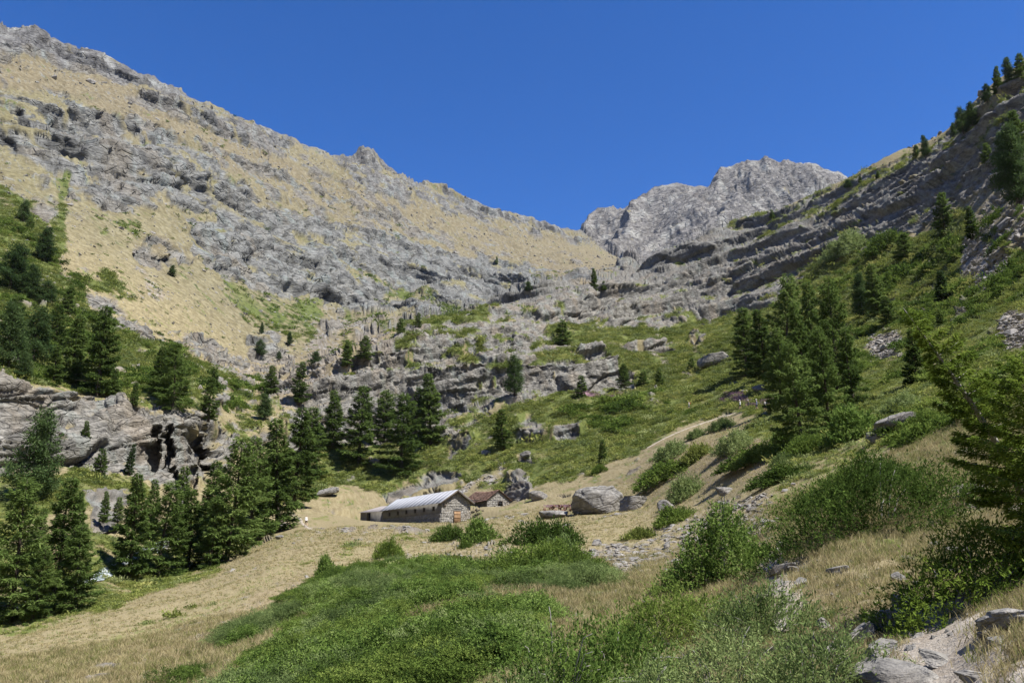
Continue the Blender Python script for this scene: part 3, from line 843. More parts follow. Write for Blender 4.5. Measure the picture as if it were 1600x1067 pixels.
def conifer(seed, H, W, nb, leaves, leaf=(.42, .10), start=.08, droop=.22, power=.8, pine=False, lean=0.0, gap=0.0, fine=1.0, clumps=700, rise=0.25, inner=0.62):
    """trunk mesh data and crown mesh data of one conifer, H metres tall"""
    R = np.random.default_rng(seed)
    tt = np.linspace(0, 1, 9)
    trunk_pts = np.stack([lean * H * tt ** 1.5 + .012 * H * np.sin(tt * 5 + seed), .012 * H * np.sin(tt * 4 + seed * 2), tt * H], 1)
    trunk = [tube(trunk_pts, 0.020 * H * (1 - tt) ** 0.9 + 0.004 * H * (tt < .05) + 0.012 * fine, 7)]
    t = start + (1 - start) * ((np.arange(nb) + R.random(nb)) / nb) ** 0.92
    t = np.minimum(t, 0.985)
    side = R.random(nb)
    prof = (1 - t) ** power * (0.72 + 0.28 * sstep(start, start + .16, t))
    if pine: prof = (1 - t) ** 0.62 * (0.75 + 0.25 * sstep(0.05, .25, t)) + 0.04
    L = W * prof * (0.55 + 0.6 * side) + 0.03 * W
    az = np.arange(nb) * 2.399963 + R.normal(0, .35, nb)
    dirh = np.stack([np.cos(az), np.sin(az), 0 * az], 1)
    lat = np.stack([-np.sin(az), np.cos(az), 0 * az], 1)
    bx = np.interp(t, tt, trunk_pts[:, 0]); by = np.interp(t, tt, trunk_pts[:, 1])
    base = np.stack([bx, by, t * H], 1)
    dr = droop * (1.15 - 1.1 * t) * R.uniform(.6, 1.4, nb) - (0.55 * t if not pine else rise)
    def along(i, s):
        return base[i] + dirh[i] * (L[i] * s)[:, None] + np.array([0, 0, 1.0]) * (L[i] * (-dr[i] * s * 1.5 + 0.9 * np.maximum(dr[i], 0.08) * s ** 3))[:, None]
    # limbs
    for i in np.argsort(-L)[:int(nb * .8)]:
        s = np.linspace(0, .92, 4)
        trunk.append(tube(along(np.full(4, i), s), (0.010 * L[i] + .012 * fine) * (1 - s) + .006 * fine, 3))
    pr = L ** 1.25; pr /= pr.sum()
    i = R.choice(nb, leaves, p=pr)
    if gap > 0:
        keep = R.random(nb) > gap
        i = i[keep[i]]
    n = len(i)
    s = R.random(n) ** inner
    u = R.uniform(-1, 1, n)
    wlat = (0.30 * L[i] * (1.12 - s) ** 0.8 + .10 * fine)
    # foliage gathers on side shoots spaced along the limb
    k = np.round(s * (L[i] / (0.34 * fine))) / np.maximum(L[i] / (0.34 * fine), 1)
    s = 0.65 * k + 0.35 * s
    p = along(i, np.clip(s, 0.06, 1.02)) + lat[i] * (u * wlat)[:, None] + dirh[i] * (np.abs(u) * wlat * .35)[:, None]
    p[:, 2] -= np.abs(u) * wlat * 0.22 - R.normal(0, .06, n) * fine
    p += R.normal(0, .05 * fine, (n, 3))
    if pine:
        cidx = R.integers(0, clumps, n)
        cen = p[R.integers(0, n, clumps)]
        c = cen[cidx]
        d = unit(R.normal(size=(n, 3)) + np.array([0, 0, .35]))
        p = c + d * (R.random((n, 1)) ** .5) * .46 * fine
        dd = d + R.normal(0, .3, (n, 3))
    else:
        dd = dirh[i] * .8 + lat[i] * (np.sign(u) * .75)[:, None] + R.normal(0, .38, (n, 3))
        dd[:, 2] -= .18
    sz = R.uniform(.6, 1.35, n)
    lv = leaf_quads(p, dd, leaf[0] * sz, leaf[1] * sz, R, 1.0)
    # leader
    return join(trunk), join([lv])

VARIANT = {}
def variant(key, fn, trunk_mat, crown_mat):
    tr, cr = fn()
    VARIANT[key] = (mesh_np(key + '_trunk', *tr, smooth=True), mesh_np(key + '_crown', *cr))
    VARIANT[key][0].materials.append(trunk_mat); VARIANT[key][1].materials.append(crown_mat)
HREF = 12.0
for k, (sd, W, nb, nl, st, dp, pw, gp) in enumerate([(11, 3.3, 92, 16500, .04, .24, .74, .07), (12, 2.7, 96, 15500, .05, .18, .80, .05), (13, 4.0, 86, 17500, .03, .30, .70, .08),
                                            (14, 2.9, 88, 14000, .08, .28, .78, .12), (15, 3.7, 94, 17000, .03, .22, .66, .06)]):
    variant('larch%d' % k, lambda: conifer(sd, HREF, W, nb, nl, (.44, .115), st, dp, pw, gap=gp), M_BARK, M_LARCH)
for k, (sd, W, nb) in enumerate([(21, 3.4, 80), (22, 2.9, 74)]):
    variant('pine%d' % k, lambda: conifer(sd, HREF, W, nb, 12500, (.40, .12), .06, .12, .7, pine=True), M_BARK, M_PINE)
for k, (sd, W) in enumerate([(31, 2.6), (32, 3.3)]):      # saplings: the same height unit, fewer limbs
    variant('sapling%d' % k, lambda: conifer(sd, HREF, W, 46, 3600, (.85, .24), .04, .12, .75, gap=.05), M_BARK, M_LARCH)
variant('darkspire0', lambda: conifer(41, HREF, 2.2, 80, 9000, (.5, .15), .05, .18, .75), M_BARK, M_PINE)

def px_size(p, npx):
    """metres that npx photo pixels span at point p"""
    d = p[1] * math.cos(PITCH) + p[2] * math.sin(PITCH)
    return npx * d / F_PX

def place_tree(kind, label, px, py, hpx, r=None, wide=1.0, group=None, cat='tree', name=None, sink=0.15):
    p = at_r(px, r) if r else spot(px, py)
    top = None
    if r:            # base hidden: height chosen so that the tip shows where the photo has it
        a, te = px_dir(px, py - hpx)
        h = float(te) * math.hypot(p[0], p[1]) - p[2]
    else:
        h = px_size(p, hpx) * 1.03
    h = max(h, 0.3)
    tm, cm = VARIANT[kind]
    root = bpy.data.objects.new(name or ('larch_tree' if kind[:5] in ('larch', 'sapli') else 'pine_tree'), None)
    COL.objects.link(root)
    root.location = (p[0], p[1], p[2] - sink * min(1, h / 8))
    s = h / HREF
    wv = wide * random.uniform(.86, 1.12)
    root.scale = (s * wv, s * wv, s)
    root.rotation_euler = (random.uniform(-.045, .045), random.uniform(-.045, .045), random.uniform(0, 6.28))
    tag(root, label, cat, group)
    add_obj('trunk', tm, None, root)
    add_obj('crown', cm, None, root)
    return root

# ------------------------------------------------------------------ trees
GB = 'larches in the stream-side grove'
GU = 'trees on the slope above the cliff'
GM = 'larches below the rock knoll'
GR = 'larches of the tall grove on the slope'
GS = 'trees along the skyline ridge'
GK = 'single trees on the rock knoll'
GG = 'trees and bushes in the side gully'
TREES = [
 # grove by the stream (bases hidden by the meadow edge: distance given)
 ('larch2', 'broad feathery larch at the left edge, leaning over the white water', 40, 980, 235, 84, 1.01, GB),
 ('larch0', 'tall larch standing between the left-edge larch and the small stream-bank larch', 105, 958, 215, 90, 0.97, GB),
 ('larch4', 'low bushy larch on the bank just left of the visible white water', 140, 948, 130, 84, 1.2, GB),
 ('larch1', 'slender pointed larch just right of the white water', 215, 935, 200, 100, 0.97, GB),
 ('larch2', 'dense larch filling the middle of the stream-side grove', 262, 915, 165, 104, 1.01, GB),
 ('larch3', 'small larch tucked between the two tallest grove larches', 305, 900, 140, 110, 1.01, GB),
 ('larch4', 'largest larch of the grove, wide crown beside the meadow edge', 365, 886, 205, 106, 1.10, GB),
 ('larch0', 'larch behind the wide grove larch, its tip showing against the gorge', 395, 850, 170, 130, 1.1, GB),
 ('larch1', 'larch with a bare dark trunk at the top corner of the meadow', 437, 815, 165, 138, 1.1, GB),
 ('larch3', 'thin larch behind the bare-trunked one, towards the gully', 462, 775, 140, 172, 1.05, GB),
 ('larch0', 'half-hidden larch between the gorge and the meadow corner', 420, 800, 110, 158, 1.0, GB),
 ('larch1', 'young larch in front of the pale rock slab below the cliff', 168, 860, 95, 112, 1.0, GB),
 ('sapling1', 'bright green bushy larch at the far left bottom corner of the grove', 5, 1000, 40, 70, 1.3, GB),
 ('larch1', 'slim larch rising behind the left-edge larch of the grove', 70, 960, 170, 98, 0.95, GB),
 ('larch3', 'slim larch at the back of the grove, left of the pale rock slab', 130, 930, 165, 104, 0.9, GB),
 ('larch0', 'larch at the back of the grove beneath the pale cliff face', 190, 925, 150, 112, 0.95, GB),
 ('larch1', 'slender larch behind the dense middle one of the grove', 240, 905, 160, 116, 0.9, GB),
 ('larch3', 'slender larch between the dense middle one and the small tucked one', 284, 895, 170, 118, 0.9, GB),
 ('larch1', 'pointed larch right behind the small tucked one', 330, 880, 165, 122, 0.9, GB),
 ('larch0', 'larch leaning against the left side of the widest grove crown', 338, 892, 120, 104, 0.9, GB),
 ('larch4', 'low larch at the downhill end of the grove beside the water', 78, 972, 120, 82, 1.0, GB),
 # below and on the cliff
 ('pine0', 'dark bulky stone pine in front of the left cliff', 48, 782, 145, None, 1.2, None),
 ('larch1', 'small larch growing on the cliff ledge beside the stone pine', 130, 706, 50, None, 1.1, None),
 ('sapling0', 'short larch at the cliff foot between ledge larch and brown spire', 155, 745, 45, None, 1.1, None),
 ('darkspire0', 'narrow dark spire tree at the foot of the pale cliff face', 201, 742, 48, None, 1.0, None),
 # slope above the cliff
 ('larch0', 'tallest larch above the cliff, standing at its brink', 150, 617, 140, None, 1.1, GU),
 ('larch1', 'larch just left of the tallest one above the cliff', 112, 600, 110, None, 1.1, GU),
 ('pine1', 'dark pine at the left edge of the upper wood', 12, 575, 105, None, 1.2, GU),
 ('pine0', 'dark pine second from the left edge of the upper wood', 50, 570, 95, None, 1.1, GU),
 ('larch3', 'pale green young larch at the lower side of the upper wood', 84, 602, 62, None, 1.1, GU),
 ('pine1', 'round dark bush-like pine on the grass above the cliff', 35, 592, 42, None, 1.5, GU),
 ('pine0', 'slim dark young pine between the two larches above the cliff', 118, 603, 48, None, 1.0, GU),
 ('larch4', 'larch at the upper corner of the wood above the cliff', 88, 545, 70, None, 1.1, GU),
 ('larch2', 'wide larch on the brink above the dark gorge', 268, 638, 105, None, 1.1, GU),
 ('larch1', 'larch close behind the wide one above the gorge', 250, 618, 78, None, 1.1, GU),
 ('sapling0', 'thin sapling on the cliff brink between the two larch clumps', 208, 632, 36, None, 1.0, GU),
 ('sapling0', 'small larch on the brink just right of the tallest upper larch', 178, 622, 48, None, 1.0, GU),
 ('larch3', 'straggly larch hanging over the right rim of the gorge', 325, 655, 70, None, 1.2, GU),
 ('sapling1', 'bushy small larch uphill from the gorge rim', 332, 612, 40, None, 1.2, GU),
 ('pine0', 'dark pine clump at the left edge, half way up the slope', 15, 455, 80, None, 1.4, GU),
 ('pine1', 'dark tall pine below the green gully strip', 68, 408, 55, None, 1.2, GU),
 ('pine1', 'dark pine left of the rock step, below the gully strip', 48, 470, 58, None, 1.3, GU),
 ('larch0', 'larch beside the grey rock step in the upper wood', 105, 492, 48, None, 1.2, GU),
 ('pine0', 'dark bushy pine against the grey rock step', 72, 478, 42, None, 1.4, GU),
 ('pine0', 'lone dark pine high at the left under the rock wall', 36, 346, 36, None, 1.2, GU),
 ('sapling1', 'low bush-like pine just below the lone high one', 46, 358, 20, None, 1.6, GU),
 ('larch2', 'round-topped larch in the middle of the upper wood', 20, 520, 60, None, 1.3, GU),
 ('pine1', 'dark pine standing alone on the dry grass by the pinkish outcrop', 269, 432, 18, None, 1.5, None),
 # side gully
 ('larch3', 'larch on the gully bank left of the overhanging slab', 467, 632, 68, None, 1.2, GG),
 ('larch1', 'small larch on the gully slope above the dark bushes', 422, 620, 50, None, 1.2, GG),
 ('pine1', 'low dark pine bush in the bottom of the gully', 412, 655, 40, None, 1.7, GG),
 ('pine0', 'dark bush on the pale slope nearest the overhanging slab', 492, 572, 24, None, 1.7, GG),
 ('pine1', 'small upright dark bush on the pale scree slope', 452, 540, 22, None, 1.2, GG),
 ('pine0', 'dark spreading bush on the pale slope left of the upright one', 405, 556, 26, None, 1.6, GG),
 ('pine1', 'uppermost dark bush on the pale gully slope', 408, 522, 18, None, 1.2, GG),
 ('pine0', 'tiny round dark bush in the middle of the pale slope', 436, 562, 14, None, 1.5, GG),
 ('larch0', 'left one of two small larches by the knoll crest', 543, 572, 40, None, 1.2, GG),
 ('larch4', 'right one of two small larches by the knoll crest', 570, 560, 36, None, 1.2, GG),
 ('sapling0', 'little larch on the knoll crest under the mountain foot', 625, 524, 28, None, 1.3, GG),
 ('larch2', 'bushy little larch at the top of the knoll crest', 653, 510, 22, None, 1.3, GG),
 # below the knoll
 ('larch1', 'leftmost larch of the row below the rock knoll', 520, 700, 92, None, 1.2, GM),
 ('larch0', 'larch second from left below the knoll, with dark skirt', 562, 724, 120, None, 1.15, GM),
 ('larch2', 'broad heavy larch in the middle of the row below the knoll', 628, 738, 122, None, 1.15, GM),
 ('larch1', 'tallest slender larch at the right end of the row below the knoll', 672, 694, 112, None, 1.15, GM),
 ('larch3', 'larch with its tip among the rocks behind the broad one', 650, 676, 72, None, 1.2, GM),
 ('larch4', 'larch behind the row, half hidden by the second from left', 600, 690, 80, None, 1.1, GM),
 ('larch0', 'tall larch right of the meadow corner, under the knoll end', 480, 742, 105, None, 1.2, GM),
 # knoll
 ('pine0', 'dark upright pine at the foot of the knoll rocks', 805, 618, 66, None, 1.05, GK),
 ('sapling1', 'round larch on the green shelf of the knoll', 880, 540, 42, None, 1.25, GK),
 ('sapling0', 'small larch beside the pink flower strip', 908, 622, 36, None, 1.3, GK),
 ('larch4', 'small larch at the right end of the lower rock band', 975, 606, 38, None, 1.2, GK),
 ('sapling1', 'low sapling between the rock band and the hiker in red', 1005, 604, 26, None, 1.4, GK),
 ('sapling0', 'sapling standing alone on the green shelf above the hiker in red', 1030, 604, 30, None, 1.2, GK),
 ('sapling1', 'small bushy larch next to the tilted dark slab', 1081, 580, 22, None, 1.5, GK),
 ('larch1', 'lone larch on the skyline of the middle rock band', 928, 454, 36, None, 1.1, GK),
 ('sapling1', 'tiny larch beside the lone skyline larch', 943, 453, 15, None, 1.3, GK),
 ('larch3', 'single larch in the green heath above the huts', 786, 703, 64, None, 1.15, GK),
 ('sapling0', 'thin young larch at the edge of the dry pasture', 941, 724, 38, None, 1.0, GK),
 ('pine0', 'low dark bush on the upper rock band', 826, 455, 16, None, 1.8, GK),
 ('sapling1', 'tiny tree far up on the tawny slope', 776, 412, 12, None, 1.0, GK),
 # the tall grove on the right
 ('larch0', 'leftmost larch of the tall grove, foot in shade', 1165, 588, 108, None, 1.15, GR),
 ('larch1', 'larch second from left in the tall grove', 1196, 592, 112, None, 1.15, GR),
 ('larch2', 'tall rear larch at the left of the grove top', 1232, 596, 168, None, 0.74, GR),
 ('larch0', 'tall rear larch in the middle of the grove top', 1272, 600, 162, None, 0.74, GR),
 ('larch4', 'tall rear larch at the right of the grove top', 1308, 612, 182, None, 0.74, GR),
 ('larch2', 'big front larch of the grove casting a black shadow', 1252, 698, 165, None, 0.95, GR),
 ('larch4', 'front larch to the right of the one with black shadow', 1296, 672, 160, None, 0.85, GR),
 ('larch3', 'right-hand larch of the grove beside the scree patch', 1335, 640, 130, None, 0.9, GR),
 ('larch1', 'larch in the heart of the grove behind the front pair', 1262, 640, 175, None, 0.8, GR),
 ('larch0', 'larch closing the gap on the left behind the front pair', 1222, 640, 130, None, 0.9, GR),
 ('larch1', 'pointed larch above the scree patch beside the dark pine', 1372, 497, 88, None, 1.1, None),
 ('pine1', 'very dark pine left of the pointed larch above the scree', 1350, 498, 72, None, 1.1, None),
 ('larch4', 'young larch at the foot of the very dark pine', 1390, 508, 46, None, 1.2, None),
 ('darkspire0', 'dark cone-shaped pine alone on the green slope', 1475, 471, 50, None, 1.35, None),
 ('larch0', 'taller of two larches high on the right slope', 1478, 372, 74, None, 1.1, None),
 ('larch3', 'shorter of two larches high on the right slope', 1520, 374, 56, None, 1.1, None),
 ('larch4', 'bushy larch under the dark overhang on the right', 1415, 405, 42, None, 1.4, None),
 ('larch1', 'dark larch just behind the bright foreground tree', 1432, 602, 92, None, 1.1, None),
 ('sapling1', 'sapling at the upper left of the bright foreground tree tip', 1455, 502, 30, None, 1.2, None),
 ('sapling0', 'small sapling right above the bright foreground tree tip', 1472, 512, 28, None, 1.4, None),
 ('sapling1', 'low bush on the grass by the scree streak', 1502, 512, 16, None, 1.6, None),
 # skyline
 ('pine1', 'pair-forming pine on the ridge, the taller one', 1447, 244, 34, None, 1.1, GS),
 ('pine0', 'short pine left of the taller ridge pine', 1432, 245, 20, None, 1.1, GS),
 ('pine0', 'pine in the middle of the ridge group of three', 1505, 208, 46, None, 1.0, GS),
 ('pine1', 'upper pine of the ridge group of three', 1520, 196, 40, None, 1.0, GS),
 ('pine1', 'lowest small pine of the ridge group of three', 1490, 214, 24, None, 1.0, GS),
 ('pine0', 'small pine where the ridge steepens', 1543, 160, 32, None, 1.0, GS),
 ('larch1', 'ridge tree third from the right picture edge', 1560, 146, 46, None, 1.1, GS),
 ('pine1', 'ridge tree second from the right picture edge', 1580, 134, 48, None, 1.1, GS),
 ('larch0', 'ridge tree at the right picture edge', 1598, 124, 44, None, 1.1, GS),
 ('pine0', 'low pine bush on the ridge right of the distant peak', 1325, 294, 14, None, 1.6, GS),
 ('pine1', 'tiny pine bush beside the low one on the ridge', 1344, 286, 11, None, 1.3, GS),
 ('sapling1', 'little tree on the rocks in front of the distant peak', 1207, 342, 15, None, 1.3, GS),
 ('sapling0', 'bush on the ridge slope below the short pine', 1372, 278, 12, None, 1.4, GS),
 ('pine1', 'black pine at the right edge below the ridge', 1592, 320, 130, None, 1.0, None),
 ('pine0', 'dark pine left of the black edge pine', 1573, 262, 62, None, 1.1, None),
 ('larch0', 'larch in front of the black edge pine', 1590, 240, 70, None, 1.2, None),
 ('larch4', 'small larch on the rock under the ridge pines', 1545, 258, 36, None, 1.2, None),
]
for (k_, lab, px, py, hp, r, wd, gr) in TREES:
    place_tree(k_, lab, px, py, hp, r, wd, gr)

# ------------------------------------------------------------------ shrubs
def shoots(R, base, d, length, per, leaf, wd, spread=0.5, bend=0.25, up=1.0, fill=0.15):
    """leaves along straight-ish shoots; base, d (n,3); length (n,)"""
    n = len(base)
    i = np.repeat(np.arange(n), per)
    u = fill + (1 - fill) * R.random(len(i)) ** 0.8
    side = unit(R.normal(size=(n, 3)))
    p = base[i] + d[i] * (length[i] * u)[:, None] + side[i] * (bend * length[i] * u ** 2)[:, None]
    p += R.normal(0, leaf * 0.30, p.shape)
    dd = d[i] * 0.75 + R.normal(0, spread, p.shape) + side[i] * (bend * u)[:, None]
    sz = R.uniform(.65, 1.3, len(i))
    return leaf_quads(p, dd, leaf * sz, wd * sz, R, up)

def mound_mesh(seed, a, b, h, n, per, shoot, leaf, wd, spread=.7, flat=0.5, lumps=7, twigs=0, conform=None):
    """a shrub of half-axes a x b and height h: shoots fanning out of a lumpy mound"""
    R = np.random.default_rng(seed)
    q = R.normal(size=(n, 2)); q = unit(q) * (R.random((n, 1)) ** 0.55)
    th = np.arctan2(q[:, 1], q[:, 0])
    rim = 1 + 0.22 * np.sin(th * 3 + seed) + 0.14 * np.sin(th * 5 + 2 * seed) + .1 * np.sin(th * 8 + seed * 3)
    x_, y_ = q[:, 0] * a * rim, q[:, 1] * b * rim
    rr = np.hypot(q[:, 0], q[:, 1])
    lump = np.zeros(n)
    cx, cy = R.uniform(-.8, .8, lumps) * a, R.uniform(-.8, .8, lumps) * b
    for k in range(lumps):
        lump = np.maximum(lump, R.uniform(.45, 1) * np.exp(-((x_ - cx[k]) ** 2 + (y_ - cy[k]) ** 2) / (0.16 * (a * a + b * b) * .5 + .01)))
    top = h * np.clip(1 - rr ** 2.4, 0.04, 1) * (0.45 + 0.55 * lump)
    zz = top * (1 - 0.75 * R.random(n) ** 2.2)
    out = np.stack([q[:, 0] * (0.3 + rr), q[:, 1] * (0.3 + rr), flat * np.ones(n)], 1) + R.normal(0, .28, (n, 3))
    d = unit(out)
    ln = shoot * R.uniform(.6, 1.3, n)
    base = np.stack([x_, y_, zz], 1) - d * (ln * 0.55)[:, None]
    base[:, 2] = np.maximum(base[:, 2], -0.05)
    if conform is not None:
        gz = np.array([conform(*v) for v in base[:, :2]])
        base[:, 2] += gz
    parts = [shoots(R, base, d, ln, per, leaf, wd, spread)]
    wood = []
    m = max(twigs, 6)
    for k in range(m):
        e = R.integers(0, n)
        root = np.array([x_[e] * .35, y_[e] * .35, 0.0])
        if conform is not None: root[2] = conform(root[0], root[1]) - .05
        tip = base[e] + d[e] * ln[e] * (0.5 if k >= twigs else 0.95)
        s = np.linspace(0, 1, 4)[:, None]
        mid = root + (tip - root) * s + np.array([0, 0, .25 * h]) * np.sin(s * math.pi) * (tip[2] - root[2] + .1)
        wood.append(tube(mid, (0.006 + .007 * h) * (1 - .8 * s[:, 0]), 3))
    return join(parts), join(wood)

SHRUB = {}
def shrub_variant(key, mat, *a, **k):
    lv, wd = mound_mesh(*a, **k)
    m1, m2 = mesh_np(key + '_foliage', *lv), mesh_np(key + '_stems', *wd)
    m1.materials.append(mat); m2.materials.append(M_TWIG)
    SHRUB[key] = (m1, m2)
# mid-distance shrubs, one metre half-width, scaled on placing
shrub_variant('juniper0', M_JUNIPER, 51, 1.0, 1.0, .75, 620, 13, .34, .10, .036)
shrub_variant('juniper1', M_JUNIPER, 52, 1.0, 0.9, .75, 620, 13, .34, .10, .036, lumps=4)
shrub_variant('grey0', M_JUNIPER2, 53, 1.0, 1.0, .85, 600, 13, .36, .10, .036)
shrub_variant('willow0', M_WILLOW, 54, 1.0, 1.0, 1.05, 620, 10, .38, .12, .055, flat=.8)
shrub_variant('heathmat', M_HEATH, 55, 1.0, 1.0, .45, 560, 9, .26, .12, .05)

def place_shrub(kind, label, px, py, wpx, hpx, name='juniper_shrub', cat='shrub', group=None, deep=1.0, rot=None):
    p = spot(px, py)
    w = px_size(p, wpx) / 2; h = px_size(p, hpx)
    p = p + Vector((math.sin(float(px_dir(px, py)[0])), math.cos(float(px_dir(px, py)[0])), 0)) * (w * deep * .6)
    p.z = ground(p.x, p.y)
    root = bpy.data.objects.new(name, None); COL.objects.link(root)
    m1, m2 = SHRUB[kind]
    hk = {'juniper0': .75, 'juniper1': .75, 'grey0': .85, 'willow0': 1.05, 'heathmat': .45}[kind]
    nrm = ground_normal(p, max(.6, w * .6))
    nrm = (nrm + Vector((0, 0, .6))).normalized()
    qt = nrm.to_track_quat('Z', 'Y')
    az = float(px_dir(px, py)[0])
    M = Matrix.Translation(p - Vector((0, 0, .05))) @ qt.to_matrix().to_4x4() @ Matrix.Rotation(rot if rot is not None else random.uniform(-.4, .4), 4, 'Z') @ Matrix.Diagonal((w * 1.08, w * deep, h / hk * 1.08, 1))
    root.matrix_world = M
    tag(root, label, cat, group)
    add_obj('foliage', m1, None, root); tag(add_obj('stems', m2, None, root), kind='stuff')
    return root

GP = 'shrubs dotted over the dry pasture'
SHRUBS = [
 ('juniper0', 'flat dark juniper, left of the pair of shrubs in front of the hut', 703, 846, 54, 26, GP),
 ('willow0', 'upright leafy shrub, right of the pair in front of the hut', 749, 848, 54, 38, GP),
 ('juniper1', 'tiny juniper tuft at the foot of the pair of shrubs below the hut', 728, 856, 26, 12, GP),
 ('juniper0', 'rounded dark shrub below the ruined wall', 853, 853, 104, 44, GP),
 ('grey0', 'grey-green shrub in front of the rounded dark one', 868, 884, 88, 44, GP),
 ('juniper1', 'small sloping juniper beside the stony bank below the hut', 608, 872, 46, 30, GP),
 ('willow0', 'bright green bush at the upper tip of the juniper carpet', 510, 902, 32, 34, GP),
 ('juniper1', 'yellow-green juniper clump at the upper edge of the juniper carpet', 680, 894, 42, 22, GP),
 ('grey0', 'grey-green shrub uppermost in the row climbing above the big boulder', 1050, 716, 58, 24, GP),
 ('heathmat', 'flat dark heath mat beside the uppermost shrub of the row', 1092, 718, 52, 20, GP),
 ('juniper0', 'widest juniper of the row climbing above the big boulder', 1040, 752, 92, 28, GP),
 ('grey0', 'grey bush between the widest juniper and the flat-topped stone', 1074, 778, 58, 36, GP),
 ('juniper1', 'long low juniper strip running down below the grey bush', 1056, 816, 76, 26, GP),
 ('heathmat', 'small mat at the lower tip of the juniper strip', 1000, 842, 50, 16, GP),
 ('grey0', 'grey shrub left of the black tree shadow', 1150, 706, 62, 32, GP),
 ('juniper0', 'juniper right of the grey shrub by the tree shadow', 1190, 720, 90, 26, GP),
 ('juniper1', 'low spreading juniper under the tree shadow', 1168, 728, 100, 22, GP),
 ('juniper1', 'flat bright juniper at the edge of the orange earth', 1222, 752, 108, 24, GP),
 ('grey0', 'small round bush on the path side above the orange earth', 1088, 684, 30, 14, GP),
 ('grey0', 'shrub left of the upper path bend', 1128, 672, 44, 18, GP),
 ('juniper0', 'dark tuft right of the thin young larch', 938, 738, 24, 12, GP),
 ('juniper1', 'dark heath mound on the slope left of the hiker in red', 975, 645, 62, 16, GP),
 ('juniper0', 'small dark shrub below the hiker in red', 1080, 650, 24, 12, GP),
 ('willow0', 'pale twiggy willow beside the overhanging slab', 1338, 688, 84, 54, None),
 ('juniper0', 'dark juniper bush left of the overhanging slab', 1265, 710, 70, 30, None),
 ('juniper1', 'dark juniper in the shade under the front grove larch', 1225, 700, 50, 26, None),
 ('grey0', 'small grey bush at the end of the orange earth', 1222, 728, 34, 20, None),
 ('juniper0', 'juniper patch right of the overhanging slab', 1448, 668, 70, 26, None),
 ('grey0', 'shrub above the overhanging slab, towards the bright foreground tree', 1410, 640, 60, 24, None),
 ('grey0', 'green bush thicket under the dark overhang of the right ridge', 1325, 402, 70, 30, None),
 ('juniper0', 'dark bushes at the upper rim of the green slope', 1385, 392, 60, 26, None),
]
for (k_, lab, px, py, wp, hp, gr) in SHRUBS:
    nm = {'j': 'juniper_shrub', 'g': 'grey_shrub', 'w': 'leafy_shrub', 'h': 'heath_mat'}[k_[0]]
    place_shrub(k_, lab, px, py, wp, hp, nm, 'shrub', gr)

# ---- larger shrubs close by, each grown on its own piece of ground
def near_shrub(name, label, px, r, a, b, h, n, per, shoot, leaf, wd, mat, seed, twigs=0, flat=.5, spread=.5, lumps=7, group=None, rot=0.0, cat='shrub'):
    p = at_r(px, r, 1000 if r < 12 else 880)
    ca, sa = math.cos(rot), math.sin(rot)
    def conform(u, v):
        return ground(p.x + u * ca - v * sa, p.y + u * sa + v * ca) - p.z
    lv, wdm = mound_mesh(seed, a, b, h, n, per, shoot, leaf, wd, spread, flat, lumps, twigs, conform)
    root = bpy.data.objects.new(name, None); COL.objects.link(root)
    root.location = p; root.rotation_euler = (0, 0, rot)
    tag(root, label, cat, group)
    add_obj('foliage', mesh_np(name + '_foliage', *lv), mat, root)
    tag(add_obj('stems', mesh_np(name + '_stems', *wdm), M_TWIG, root), kind='stuff')
    return root
near_shrub('leafy_bush', 'round bright green leafy bush standing by the stony path', 1122, 24.5, 1.45, 1.3, 2.35, 1500, 12, .55, .085, .048, M_WILLOW, 61, 8, 1.0, .6, 9)
near_shrub('juniper_thicket', 'big juniper thicket on the bank right of the path', 1375, 22.0, 2.6, 2.4, 1.75, 1900, 13, .55, .10, .030, M_JUNIPER, 62, 6, .7, .70, 14, rot=.25)
near_shrub('juniper_thicket', 'longer juniper thicket behind the big one, below the overhanging slab', 1330, 36.0, 3.6, 2.2, 1.5, 1300, 12, .60, .12, .042, M_JUNIPER, 63, 4, .6, .70, 12, rot=.35)
near_shrub('juniper_shrub', 'bright low juniper at the right edge beside the path', 1535, 9.6, 1.05, 0.75, 0.85, 1100, 13, .36, .055, .016, M_SPRUCE, 64, 4, .45, .70, 9)
GF = 'shrubs of the thicket along the lower edge'
near_shrub('willow_shrub', 'willow with upright pale twigs left in the lower thicket', 868, 9.6, .75, .6, 1.15, 620, 14, .50, .052, .020, M_WILLOW, 65, 26, 1.3, .45, 6, GF)
near_shrub('willow_shrub', 'greener willow in the middle of the lower thicket', 960, 10.2, .70, .6, 1.25, 620, 14, .50, .052, .020, M_WILLOW, 66, 14, 1.3, .45, 6, GF)
near_shrub('juniper_shrub', 'grey-green juniper with bare twigs at the lower left of the thicket', 800, 7.9, .75, .55, .75, 760, 14, .34, .040, .012, M_JUNIPER2, 67, 20, .7, .45, 7, GF)
near_shrub('juniper_shrub', 'grey-green juniper in the bottom middle of the picture', 985, 7.4, .75, .55, .80, 800, 14, .34, .040, .012, M_JUNIPER2, 68, 16, .7, .45, 7, GF)
near_shrub('juniper_shrub', 'juniper with dead white twigs right of the bottom middle', 1125, 7.6, .75, .6, .85, 800, 14, .34, .040, .012, M_JUNIPER2, 69, 24, .7, .45, 7, GF)
near_shrub('juniper_shrub', 'juniper at the right end of the lower thicket, touching the dark rock', 1255, 7.2, .65, .55, .70, 760, 14, .34, .040, .012, M_JUNIPER2, 70, 14, .7, .45, 7, GF)
near_shrub('juniper_shrub', 'lush juniper between the lower thicket and the round leafy bush', 1050, 14.0, 1.15, .9, .85, 900, 13, .40, .065, .019, M_JUNIPER, 71, 6, .6, .42, 8, GF)
